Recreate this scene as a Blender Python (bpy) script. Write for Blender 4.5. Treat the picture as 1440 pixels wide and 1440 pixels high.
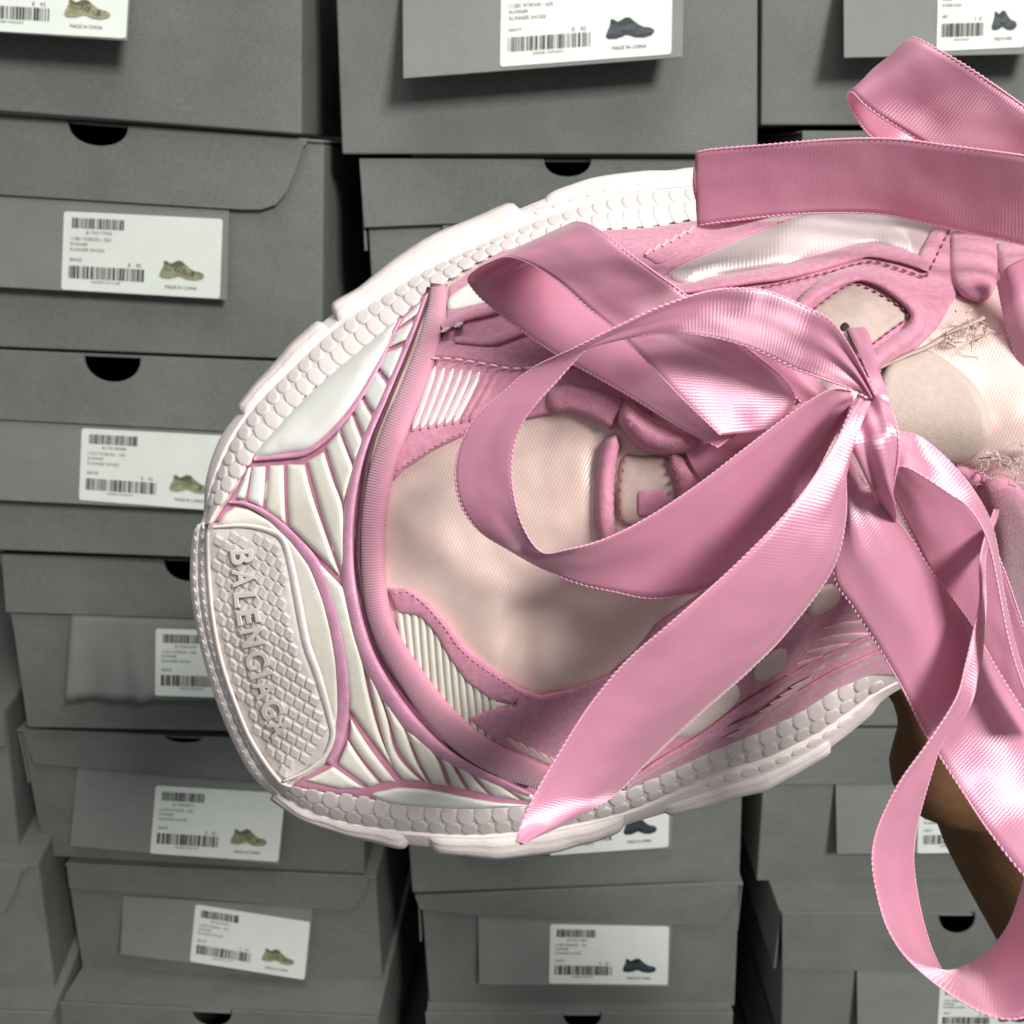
import bpy, math, random
import numpy as np
from mathutils import Vector, Matrix, noise as mnoise
from mathutils.geometry import delaunay_2d_cdt

random.seed(7); np.random.seed(7)
for o in list(bpy.data.objects): bpy.data.objects.remove(o)
S = bpy.context.scene
COL = S.collection

# ------------------------------------------------------------------ camera
F = 1383.0            # focal length in photo pixels (photo 1440 px wide)
PITCH = math.radians(20)
CAM = Vector((0, 0, 1.35))
FWD = Vector((0, math.cos(PITCH), -math.sin(PITCH)))
UPV = Vector((0, math.sin(PITCH), math.cos(PITCH)))
RGT = Vector((1, 0, 0))
cam = bpy.data.cameras.new('camera'); camo = bpy.data.objects.new('camera', cam); COL.objects.link(camo)
camo.location = CAM; camo.rotation_euler = (math.radians(90) - PITCH, 0, 0)
cam.sensor_fit = 'HORIZONTAL'; cam.sensor_width = 27.0; cam.lens = 27.0 * F / 1440.0
cam.clip_start = 0.01; cam.clip_end = 60
cam.dof.use_dof = True; cam.dof.focus_distance = 0.168; cam.dof.aperture_fstop = 42
S.camera = camo

# ------------------------------------------------------------------ world and lamps
w = bpy.data.worlds.new('World'); S.world = w; w.use_nodes = True
bg = w.node_tree.nodes['Background']; bg.inputs[0].default_value = (0.93, 0.97, 1.0, 1); bg.inputs[1].default_value = 0.24

def area(name, loc, target, size, energy, color):
    l = bpy.data.lights.new(name, 'AREA'); l.shape = 'SQUARE'; l.size = size; l.energy = energy; l.color = color
    o = bpy.data.objects.new(name, l); COL.objects.link(o); o.location = loc
    d = Vector(target) - Vector(loc); o.rotation_euler = d.to_track_quat('-Z', 'Y').to_euler()
    return o
area('ceiling_lamp', CAM + Vector((0.80, -1.10, 0.95)), CAM + Vector((0.05, 0.35, -0.10)), 0.45, 42, (1.0, 0.97, 0.92))
area('ceiling_lamp', CAM + Vector((0.10, 0.0, 1.15)), CAM + Vector((0.05, 0.35, -0.2)), 0.7, 7, (1.0, 0.98, 0.95))

S.view_settings.view_transform = 'Standard'; S.view_settings.look = 'None'
S.view_settings.exposure = 0.18; S.view_settings.gamma = 1.0; S.view_settings.use_curve_mapping = False
S.render.engine = 'CYCLES'

# ------------------------------------------------------------------ materials
def new_mat(name, color, rough=0.6, var=0.0, vscale=300, bump=0.0, bscale=900, sheen=0.0, spec=0.5, metallic=0.0,
            color2=None, aniso=0.0, sss=0.0, transm=0.0):
    m = bpy.data.materials.new(name); m.use_nodes = True
    nt = m.node_tree; b = nt.nodes['Principled BSDF']
    b.inputs['Base Color'].default_value = (*color, 1); b.inputs['Roughness'].default_value = rough
    b.inputs['Specular IOR Level'].default_value = spec; b.inputs['Metallic'].default_value = metallic
    b.inputs['Sheen Weight'].default_value = sheen; b.inputs['Anisotropic'].default_value = aniso
    b.inputs['Transmission Weight'].default_value = transm
    if sss: b.inputs['Subsurface Weight'].default_value = sss; b.inputs['Subsurface Scale'].default_value = 0.004
    tc = nt.nodes.new('ShaderNodeTexCoord')
    if var or color2:
        n = nt.nodes.new('ShaderNodeTexNoise'); n.inputs['Scale'].default_value = vscale; n.inputs['Detail'].default_value = 5
        r = nt.nodes.new('ShaderNodeValToRGB')
        c2 = color2 or tuple(c * (1 + var) for c in color)
        c1 = color if color2 else tuple(c * (1 - var) for c in color)
        r.color_ramp.elements[0].position = 0.33; r.color_ramp.elements[1].position = 0.67
        r.color_ramp.elements[0].color = (*c1, 1); r.color_ramp.elements[1].color = (*c2, 1)
        nt.links.new(tc.outputs['Object'], n.inputs['Vector']); nt.links.new(n.outputs['Fac'], r.inputs[0])
        nt.links.new(r.outputs[0], b.inputs['Base Color'])
    if bump:
        n2 = nt.nodes.new('ShaderNodeTexNoise'); n2.inputs['Scale'].default_value = bscale; n2.inputs['Detail'].default_value = 4
        bp = nt.nodes.new('ShaderNodeBump'); bp.inputs['Strength'].default_value = bump; bp.inputs['Distance'].default_value = 0.0006
        nt.links.new(tc.outputs['Object'], n2.inputs['Vector']); nt.links.new(n2.outputs['Fac'], bp.inputs['Height'])
        nt.links.new(bp.outputs[0], b.inputs['Normal'])
    return m

def weave_mat(name, color, rough, freq_u, bump, aniso=0.0, sheen=0.2, var=0.06, vfreq=0.0, color2=None, spec=0.5):
    """satin: fine ribs across the length (UV.x is metres along, UV.y is 0..1 across)"""
    m = new_mat(name, color, rough, var=var, vscale=120, sheen=sheen, aniso=aniso, spec=spec)
    nt = m.node_tree; b = nt.nodes['Principled BSDF']
    uv = nt.nodes.new('ShaderNodeUVMap'); sep = nt.nodes.new('ShaderNodeSeparateXYZ')
    nt.links.new(uv.outputs[0], sep.inputs[0])
    no = nt.nodes.new('ShaderNodeTexNoise'); no.inputs['Scale'].default_value = 60
    nt.links.new(uv.outputs[0], no.inputs['Vector'])
    a = nt.nodes.new('ShaderNodeMath'); a.operation = 'MULTIPLY_ADD'; a.inputs[1].default_value = freq_u * 2 * math.pi
    mo = nt.nodes.new('ShaderNodeMath'); mo.operation = 'MULTIPLY'; mo.inputs[1].default_value = 5.0
    nt.links.new(no.outputs['Fac'], mo.inputs[0])
    nt.links.new(sep.outputs[0], a.inputs[0]); nt.links.new(mo.outputs[0], a.inputs[2])
    s = nt.nodes.new('ShaderNodeMath'); s.operation = 'SINE'; nt.links.new(a.outputs[0], s.inputs[0])
    h = s
    if vfreq:
        a2 = nt.nodes.new('ShaderNodeMath'); a2.operation = 'MULTIPLY'; a2.inputs[1].default_value = vfreq * 2 * math.pi
        nt.links.new(sep.outputs[1], a2.inputs[0])
        s2 = nt.nodes.new('ShaderNodeMath'); s2.operation = 'SINE'; nt.links.new(a2.outputs[0], s2.inputs[0])
        ad = nt.nodes.new('ShaderNodeMath'); ad.operation = 'ADD'
        nt.links.new(s.outputs[0], ad.inputs[0]); nt.links.new(s2.outputs[0], ad.inputs[1]); h = ad
    bp = nt.nodes.new('ShaderNodeBump'); bp.inputs['Strength'].default_value = bump; bp.inputs['Distance'].default_value = 0.0004
    nt.links.new(h.outputs[0], bp.inputs['Height']); nt.links.new(bp.outputs[0], b.inputs['Normal'])
    return m

M = {}
M['card'] = new_mat('grey_card', (0.150, 0.160, 0.148), 0.75, var=0.11, vscale=700, bump=0.10, bscale=1500, spec=0.25)
M['tabcard'] = new_mat('grey_card_tab', (0.178, 0.190, 0.177), 0.6, var=0.05, vscale=700, bump=0.08, bscale=1500, spec=0.3)
def wear(m, scale, amt):
    nt = m.node_tree; b = nt.nodes['Principled BSDF']; src = b.inputs['Base Color'].links[0].from_socket
    tc = nt.nodes.new('ShaderNodeTexCoord'); n = nt.nodes.new('ShaderNodeTexNoise'); n.inputs['Scale'].default_value = scale; n.inputs['Detail'].default_value = 6; n.inputs['Roughness'].default_value = .65
    nt.links.new(tc.outputs['Object'], n.inputs['Vector'])
    mr = nt.nodes.new('ShaderNodeMapRange'); mr.inputs[1].default_value = .3; mr.inputs[2].default_value = .7; mr.inputs[3].default_value = 1 - amt; mr.inputs[4].default_value = 1 + amt
    nt.links.new(n.outputs['Fac'], mr.inputs[0])
    vm = nt.nodes.new('ShaderNodeVectorMath'); vm.operation = 'SCALE'; nt.links.new(src, vm.inputs[0]); nt.links.new(mr.outputs[0], vm.inputs['Scale'])
    nt.links.new(vm.outputs[0], b.inputs['Base Color'])
    n3 = nt.nodes.new('ShaderNodeTexNoise'); n3.inputs['Scale'].default_value = 26; n3.inputs['Detail'].default_value = 2
    nt.links.new(tc.outputs['Object'], n3.inputs['Vector'])
    b3 = nt.nodes.new('ShaderNodeBump'); b3.inputs['Strength'].default_value = .35; b3.inputs['Distance'].default_value = .004
    nt.links.new(n3.outputs['Fac'], b3.inputs['Height']); nt.links.new(b3.outputs[0], b.inputs['Normal'].links[0].from_node.inputs['Normal'])
wear(M['card'], 14, .13); wear(M['tabcard'], 22, .07)
M['kraft'] = new_mat('brown_card_core', (0.20, 0.12, 0.06), 0.85, var=0.15, vscale=400)
M['paper'] = new_mat('label_paper', (0.63, 0.668, 0.622), 0.45, var=0.02, vscale=80, spec=0.4)
M['ink'] = new_mat('black_ink', (0.02, 0.022, 0.02), 0.6)
M['inkgrey'] = new_mat('faded_ink', (0.10, 0.11, 0.10), 0.6)
M['olive'] = new_mat('printed_olive', (0.13, 0.13, 0.06), 0.6, vscale=420, color2=(0.29, 0.30, 0.19))
M['olived'] = new_mat('printed_dark_olive', (0.09, 0.09, 0.05), 0.6, var=0.3, vscale=500)
M['olivel'] = new_mat('printed_pale_olive', (0.24, 0.24, 0.16), 0.6, var=0.25, vscale=500)
M['navy'] = new_mat('printed_navy', (0.010, 0.014, 0.019), 0.6, var=0.4, vscale=500)
M['navyl'] = new_mat('printed_light_navy', (0.030, 0.040, 0.052), 0.6, var=0.35, vscale=500)
M['wall'] = new_mat('dark_wall', (0.03, 0.03, 0.03), 0.9)
M['floor'] = new_mat('dark_floor', (0.10, 0.10, 0.10), 0.6, var=0.1, vscale=20)
M['rubber'] = new_mat('white_rubber', (0.72, 0.645, 0.625), 0.42, var=0.07, vscale=110, bump=0.20, bscale=700, spec=0.45, sss=0.08)
M['rubberd'] = new_mat('pearl_grey_rubber', (0.57, 0.525, 0.50), 0.30, var=0.12, vscale=260, bump=0.22, bscale=800, spec=0.7)
M['letter'] = new_mat('pale_rubber_lettering', (0.66, 0.60, 0.58), 0.32, var=0.06, vscale=260, spec=0.6)
M['cream'] = new_mat('cream_cage', (0.70, 0.665, 0.59), 0.5, var=0.04, vscale=160, bump=0.08, bscale=1500, spec=0.4)
M['whitepod'] = new_mat('white_pod', (0.70, 0.70, 0.66), 0.42, var=0.03, vscale=100, bump=0.05, bscale=1200)
M['suede'] = new_mat('pink_suede', (0.55, 0.235, 0.33), 0.88, var=0.12, vscale=900, bump=0.35, bscale=3600, sheen=0.35, spec=0.2)
M['mauve'] = new_mat('mauve_gloss_trim', (0.60, 0.285, 0.42), 0.30, var=0.12, vscale=400, bump=0.30, bscale=2600, spec=0.55)
M['groove'] = new_mat('pink_groove', (0.50, 0.21, 0.31), 0.7, var=0.1, vscale=400)
M['maroon'] = new_mat('dark_seam', (0.10, 0.035, 0.05), 0.85, var=0.2, vscale=700)  # shade of the groove beside the rim band, put into the colour
M['seamthread'] = new_mat('deep_pink_thread', (0.26, 0.085, 0.13), 0.8)
M['thread'] = new_mat('pale_pink_thread', (0.74, 0.45, 0.52), 0.5, sheen=0.3)
M['fray'] = new_mat('frayed_thread', (0.92, 0.82, 0.80), 0.7, spec=0.2)
M['satin'] = weave_mat('beige_satin', (0.685, 0.515, 0.465), 0.38, 1500, 0.13, sheen=0.25, vfreq=0, spec=0.5)
M['wsatin'] = weave_mat('white_satin', (0.70, 0.56, 0.555), 0.28, 1300, 0.05, sheen=0.25, spec=0.6)
M['disc'] = new_mat('beige_tongue_patch', (0.46, 0.375, 0.325), 0.6, var=0.05, vscale=900, bump=0.15, bscale=2500, sheen=0.2)
M['eyelet'] = new_mat('beige_eyelet_lining', (0.44, 0.35, 0.315), 0.6, var=0.08, vscale=500, bump=0.12, bscale=2000)
M['suedeknit'] = weave_mat('pink_suede_knit', (0.58, 0.26, 0.355), 0.85, 1900, 0.30, sheen=0.45, var=0.10, spec=0.2)
M['palepink'] = new_mat('pale_pink_mesh', (0.66, 0.41, 0.43), 0.6, var=0.08, vscale=600, sheen=0.3)
M['podcream'] = new_mat('blush_cream_pod', (0.66, 0.555, 0.50), 0.55, var=0.05, vscale=300, bump=0.1, bscale=1800)
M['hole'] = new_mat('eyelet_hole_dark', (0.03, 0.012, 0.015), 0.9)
M['ribbon'] = weave_mat('pink_satin_ribbon', (0.71, 0.30, 0.435), 0.38, 2050, 0.055, sheen=0.35, var=0.04, spec=0.6)
def satin_gloss(m, color, fac, rough, an):
    nt = m.node_tree; out = nt.nodes['Material Output']; src = out.inputs[0].links[0].from_socket; b = nt.nodes['Principled BSDF']
    g = nt.nodes.new('ShaderNodeBsdfAnisotropic'); g.inputs['Color'].default_value = (*color, 1); g.inputs['Roughness'].default_value = rough; g.inputs['Anisotropy'].default_value = an
    t = nt.nodes.new('ShaderNodeTangent'); t.direction_type = 'UV_MAP'; t.uv_map = 'UVMap'; nt.links.new(t.outputs[0], g.inputs['Tangent'])
    nt.links.new(b.inputs['Normal'].links[0].from_socket, g.inputs['Normal'])
    mx = nt.nodes.new('ShaderNodeMixShader'); mx.inputs[0].default_value = fac
    nt.links.new(src, mx.inputs[1]); nt.links.new(g.outputs[0], mx.inputs[2]); nt.links.new(mx.outputs[0], out.inputs[0])
def translucent(m, fac):
    nt = m.node_tree; b = nt.nodes['Principled BSDF']; out = nt.nodes['Material Output']
    t = nt.nodes.new('ShaderNodeBsdfTranslucent'); t.inputs[0].default_value = (0.80, 0.33, 0.50, 1)
    mx = nt.nodes.new('ShaderNodeMixShader'); mx.inputs[0].default_value = fac
    nt.links.new(b.outputs[0], mx.inputs[1]); nt.links.new(t.outputs[0], mx.inputs[2]); nt.links.new(mx.outputs[0], out.inputs[0])
translucent(M['ribbon'], 0.22)
translucent(M['fray'], 0.5); M['fray'].node_tree.nodes['Translucent BSDF'].inputs[0].default_value = (0.95, 0.86, 0.84, 1)
satin_gloss(M['ribbon'], (0.95, 0.64, 0.75), 0.18, 0.42, 0.75)
satin_gloss(M['satin'], (0.95, 0.84, 0.80), 0.12, 0.42, 0.4)
satin_gloss(M['wsatin'], (1.0, 0.93, 0.93), 0.30, 0.34, 0.6)
M['picot'] = new_mat('pink_picot_edge', (0.72, 0.34, 0.47), 0.40, sheen=0.4, spec=0.5)
M['skin'] = new_mat('brown_skin', (0.155, 0.082, 0.041), 0.75, var=0.10, vscale=120, bump=0.15, bscale=700, spec=0.12, sss=0.05)

# ------------------------------------------------------------------ generic helpers
def ray(px, py): return FWD + RGT * ((px - 720.0) / F) + UPV * ((720.0 - py) / F)
def at_depth(px, py, d): return CAM + ray(px, py) * d
def on_plane(px, py, p0, n):
    r = ray(px, py); t = (p0 - CAM).dot(n) / r.dot(n); return CAM + r * t

def mesh_obj(name, verts, faces, mat, parent=None, smooth=True, uvs=None):
    me = bpy.data.meshes.new(name)
    me.from_pydata([tuple(v) for v in verts], [], [tuple(f) for f in faces]); me.update()
    if smooth: me.polygons.foreach_set('use_smooth', [True] * len(me.polygons))
    if uvs is not None:
        ul = me.uv_layers.new(name='UVMap')
        for li, l in enumerate(me.loops): ul.data[li].uv = uvs[l.vertex_index]
    me.materials.append(mat)
    o = bpy.data.objects.new(name, me); COL.objects.link(o)
    if parent: setpar(o, parent)
    return o
def setpar(o, p):
    o.parent = p; o.matrix_parent_inverse = world_of(p).inverted()
def world_of(o):
    m = o.matrix_basis.copy()
    if o.parent: m = world_of(o.parent) @ o.matrix_parent_inverse @ m
    return m
def empty(name, loc, label, cat, group=None):
    o = bpy.data.objects.new(name, None); COL.objects.link(o); o.location = loc; o.empty_display_size = 0.02
    o['label'] = label; o['category'] = cat
    if group: o['group'] = group
    return o

def crom(pts, n, closed=False):
    """Catmull-Rom through pts, n samples at equal parameter steps"""
    P = np.array(pts, float); k = len(P)
    if closed: ext = np.vstack([P[-1], P, P[0], P[1]]); segs = k
    else: ext = np.vstack([2 * P[0] - P[1], P, 2 * P[-1] - P[-2]]); segs = k - 1
    t = np.linspace(0, segs, n, endpoint=not closed)
    i = np.minimum(t.astype(int), segs - 1); f = (t - i)[:, None]
    p0, p1, p2, p3 = ext[i], ext[i + 1], ext[i + 2], ext[i + 3]
    return 0.5 * ((2 * p1) + (-p0 + p2) * f + (2 * p0 - 5 * p1 + 4 * p2 - p3) * f ** 2 + (-p0 + 3 * p1 - 3 * p2 + p3) * f ** 3)
def resample(P, step, closed=False):
    P = np.array(P, float)
    Q = np.vstack([P, P[:1]]) if closed else P
    d = np.r_[0, np.cumsum(np.linalg.norm(np.diff(Q[:, :2], axis=0), axis=1))]
    n = max(int(round(d[-1] / step)), 3)
    t = np.linspace(0, d[-1], n + (0 if closed else 1), endpoint=not closed)
    return np.stack([np.interp(t, d, Q[:, c]) for c in range(Q.shape[1])], 1)
def smooth_closed(pts, step): return resample(crom(pts, len(pts) * 12, True), step, True)
def smooth_open(pts, step): return resample(crom(pts, len(pts) * 14), step)

def inside(poly, pts):
    x, y = pts[:, 0], pts[:, 1]; c = np.zeros(len(pts), bool); n = len(poly)
    for i in range(n):
        x1, y1 = poly[i][:2]; x2, y2 = poly[i - 1][:2]
        cond = ((y1 > y) != (y2 > y))
        with np.errstate(divide='ignore', invalid='ignore'):
            xi = (x2 - x1) * (y - y1) / (y2 - y1 + 1e-12) + x1
        c ^= cond & (x < xi)
    return c
def dist_poly(poly, pts):
    d = np.full(len(pts), 1e9); n = len(poly)
    for i in range(n):
        a = poly[i - 1][:2]; b = poly[i][:2]; ab = b - a; L = (ab ** 2).sum() + 1e-12
        t = np.clip(((pts - a) @ ab) / L, 0, 1); q = a + t[:, None] * ab
        d = np.minimum(d, np.hypot(*(pts - q).T))
    return d
def tri(poly, interior):
    n = len(poly)
    vs = [Vector(p[:2]) for p in poly] + [Vector(p) for p in interior]
    r = delaunay_2d_cdt(vs, [], [list(range(n))], 1, 1e-4)
    return np.array([tuple(v) for v in r[0]]), [tuple(f) for f in r[2]]

# ------------------------------------------------------------------ the setting
wl = mesh_obj('back_wall', [(-2.2, 1.15, 0), (2.2, 1.15, 0), (2.2, 1.15, 2.9), (-2.2, 1.15, 2.9),
                            (-2.2, 1.21, 0), (2.2, 1.21, 0), (2.2, 1.21, 2.9), (-2.2, 1.21, 2.9)],
              [(0, 1, 2, 3), (7, 6, 5, 4), (0, 4, 5, 1), (2, 6, 7, 3), (1, 5, 6, 2), (0, 3, 7, 4)], M['wall'], smooth=False)
wl['kind'] = 'structure'
FLOORZ = CAM.z - 0.80
fl = mesh_obj('floor', [(-2.2, -1.2, FLOORZ), (2.2, -1.2, FLOORZ), (2.2, 1.15, FLOORZ), (-2.2, 1.15, FLOORZ),
                        (-2.2, -1.2, FLOORZ - .05), (2.2, -1.2, FLOORZ - .05), (2.2, 1.15, FLOORZ - .05), (-2.2, 1.15, FLOORZ - .05)],
              [(0, 1, 2, 3), (7, 6, 5, 4), (0, 4, 5, 1), (2, 6, 7, 3), (1, 5, 6, 2), (0, 3, 7, 4)], M['floor'], smooth=False)
fl['kind'] = 'structure'

# ------------------------------------------------------------------ printed lettering
_txt = {}
def text_mesh(s):
    """unit-height lettering as (verts[n,2] with x 0..w/h, faces)"""
    if s in _txt: return _txt[s]
    c = bpy.data.curves.new('lettering', 'FONT'); c.body = s; c.resolution_u = 2
    o = bpy.data.objects.new('lettering', c); COL.objects.link(o)
    dg = bpy.context.evaluated_depsgraph_get(); dg.update()
    me = bpy.data.meshes.new_from_object(o.evaluated_get(dg))
    v = np.array([tuple(x.co)[:2] for x in me.vertices]); f = [tuple(p.vertices) for p in me.polygons]
    bpy.data.objects.remove(o); bpy.data.curves.remove(c); bpy.data.meshes.remove(me)
    mn, mx = v.min(0), v.max(0); v = (v - mn) / (mx - mn)
    _txt[s] = (v, f); return _txt[s]

SHOE_OUT = [(0, .84), (.03, .62), (.08, .36), (.10, .04), (.16, .06), (.24, .18), (.32, .10), (.40, .0), (.50, .03), (.58, .2), (.68, .38),
            (.78, .50), (.90, .54), (.98, .64), (1, .78), (.94, .92), (.80, 1), (.62, .97), (.50, .86), (.42, .82), (.34, .90), (.22, .97), (.06, .96)]
SHOE_SOLE = [(.0, .80), (.12, .74), (.30, .76), (.46, .72), (.62, .82), (.80, .84), (.99, .76), (.94, .92), (.80, 1), (.62, .97), (.50, .86), (.42, .82), (.34, .90), (.22, .97), (.06, .96)]
SHOE_COLLAR = [(.10, .06), (.18, .10), (.26, .22), (.34, .12), (.42, .02), (.50, .05), (.56, .22), (.44, .32), (.30, .34), (.14, .26)]
SHOE_BAND = [(.06, .50), (.22, .46), (.46, .50), (.64, .52), (.80, .62), (.62, .62), (.40, .60), (.10, .62)]

def box_mesh(c8):
    return c8, [(0, 1, 2, 3), (7, 6, 5, 4), (0, 4, 5, 1), (1, 5, 6, 2), (2, 6, 7, 3), (3, 7, 4, 0)]
def slab(a, b, c, d, off):      # quad abcd extruded by vector off
    return [a, b, c, d, a + off, b + off, c + off, d + off]
def add_slab(V, Fc, c8):
    k = len(V); V += c8
    Fc += [tuple(k + i for i in f) for f in [(0, 1, 2, 3), (7, 6, 5, 4), (0, 4, 5, 1), (1, 5, 6, 2), (2, 6, 7, 3), (3, 7, 4, 0)]]
def prism(name, pts, off, mat, parent, smooth=False, bev=0.0):
    n = len(pts); V = list(pts) + [p + off for p in pts]
    Fc = [tuple(range(n)), tuple(range(2 * n - 1, n - 1, -1))] + [(i, i + n, (i + 1) % n + n, (i + 1) % n) for i in range(n)]
    o = mesh_obj(name, V, Fc, mat, parent, smooth=smooth)
    if bev:
        m = o.modifiers.new('b', 'BEVEL'); m.width = bev; m.segments = 2; m.limit_method = 'ANGLE'; m.angle_limit = math.radians(50)
    return o

def make_sticker(box, corners, tabp, tabn, kind, word, size, seed):
    """corners TL,TR,BR,BL in photo px; tab plane (tabp, tabn)"""
    rnd = random.Random(seed)
    q = [on_plane(x, y, tabp + tabn * 0.0006, tabn) for x, y in corners]
    TL, TR, BR, BL = q
    def uv(u, v, lift=0.0):
        return (TL * (1 - u) + TR * u) * (1 - v) + (BL * (1 - u) + BR * u) * v + tabn * lift
    ru, rv = 0.018, 0.035
    out = []
    for (cu, cv, a0) in ((1 - ru, rv, -90), (1 - ru, 1 - rv, 0), (ru, 1 - rv, 90), (ru, rv, 180)):
        for k in range(4):
            a = math.radians(a0 + k * 30); out.append(uv(cu + ru * math.cos(a), cv + rv * math.sin(a)))
    st = prism('label_sticker', out, -tabn * 0.0004, M['paper'], box)
    st['label'] = 'white label with barcodes and a small %s sneaker picture' % kind
    def bars(u0, u1, v0, v1, n, dens):
        V, Fc = [], []; x = 0.0; items = []
        while x < 1:
            wbar = rnd.choice((.008, .012, .016, .03)) ; gap = rnd.choice((.007, .010, .014, .022)) * dens
            items.append((x, min(x + wbar, 1))); x += wbar + gap
        for a, b in items:
            k = len(V); ua = u0 + (u1 - u0) * a; ub = u0 + (u1 - u0) * b
            V += [uv(ua, v0, .0003), uv(ub, v0, .0003), uv(ub, v1, .0003), uv(ua, v1, .0003)]; Fc.append((k, k + 1, k + 2, k + 3))
        return mesh_obj('barcode', V, Fc, M['ink'], st, smooth=False)
    bars(.055, .385, .075, .205, 30, 1.0); bars(.045, .525, .685, .845, 40, 1.0)
    def words(s, u0, u1, v0, v1, mat):
        v, f = text_mesh(s)
        mesh_obj('printed_text', [uv(u0 + (u1 - u0) * a, v1 + (v0 - v1) * b, .0003) for a, b in v], f, mat, st, smooth=False)
    words('8170' + str(rnd.randint(10000, 99999)), .145, .31, .235, .275, M['inkgrey'])
    words('112%02d W3RXN - %d50' % (rnd.randint(10, 99), rnd.randint(1, 9)), .05, .305, .315, .36, M['inkgrey'])
    words('RUNNER', .05, .16, .385, .425, M['inkgrey'])
    words('RUNNER SHOES', .05, .265, .455, .495, M['inkgrey'])
    words(word, .05, .125, .585, .625, M['inkgrey'])
    words('E   ' + size, .42, .50, .615, .66, M['ink'])
    words('20008170' + str(rnd.randint(10000, 99999)), .19, .37, .865, .895, M['inkgrey'])
    words('MADE IN CHINA', .655, .855, .865, .91, M['ink'])
    def pic(pts, mat, lift):
        P = [uv(.615 + .285 * a, .545 + .245 * b, lift) for a, b in pts]
        return mesh_obj('shoe_picture', P, [tuple(range(len(P)))], mat, st, smooth=False)
    pic(SHOE_OUT, M['olive' if kind == 'olive' else 'navyl'], .0003)
    if kind == 'olive':
        pic(SHOE_COLLAR, M['olived'], .0005); pic(SHOE_SOLE, M['olivel'], .0004)
        for k in range(3): pic([(.40 + .07 * k, .30 + .06 * k), (.44 + .07 * k, .28 + .06 * k), (.36 + .07 * k, .56 + .05 * k), (.33 + .07 * k, .56 + .05 * k)], M['olived'], .0006)
        pic([(.72, .52), (.80, .56), (.76, .80), (.70, .80)], M['olived'], .0006)
    else:
        pic(SHOE_SOLE, M['navy'], .0005); pic(SHOE_COLLAR, M['navy'], .0005); pic([(.3 + .4 * a, .62 + .5 * (b - .5)) for a, b in SHOE_BAND], M['navy'], .0006)
    return st

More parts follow.
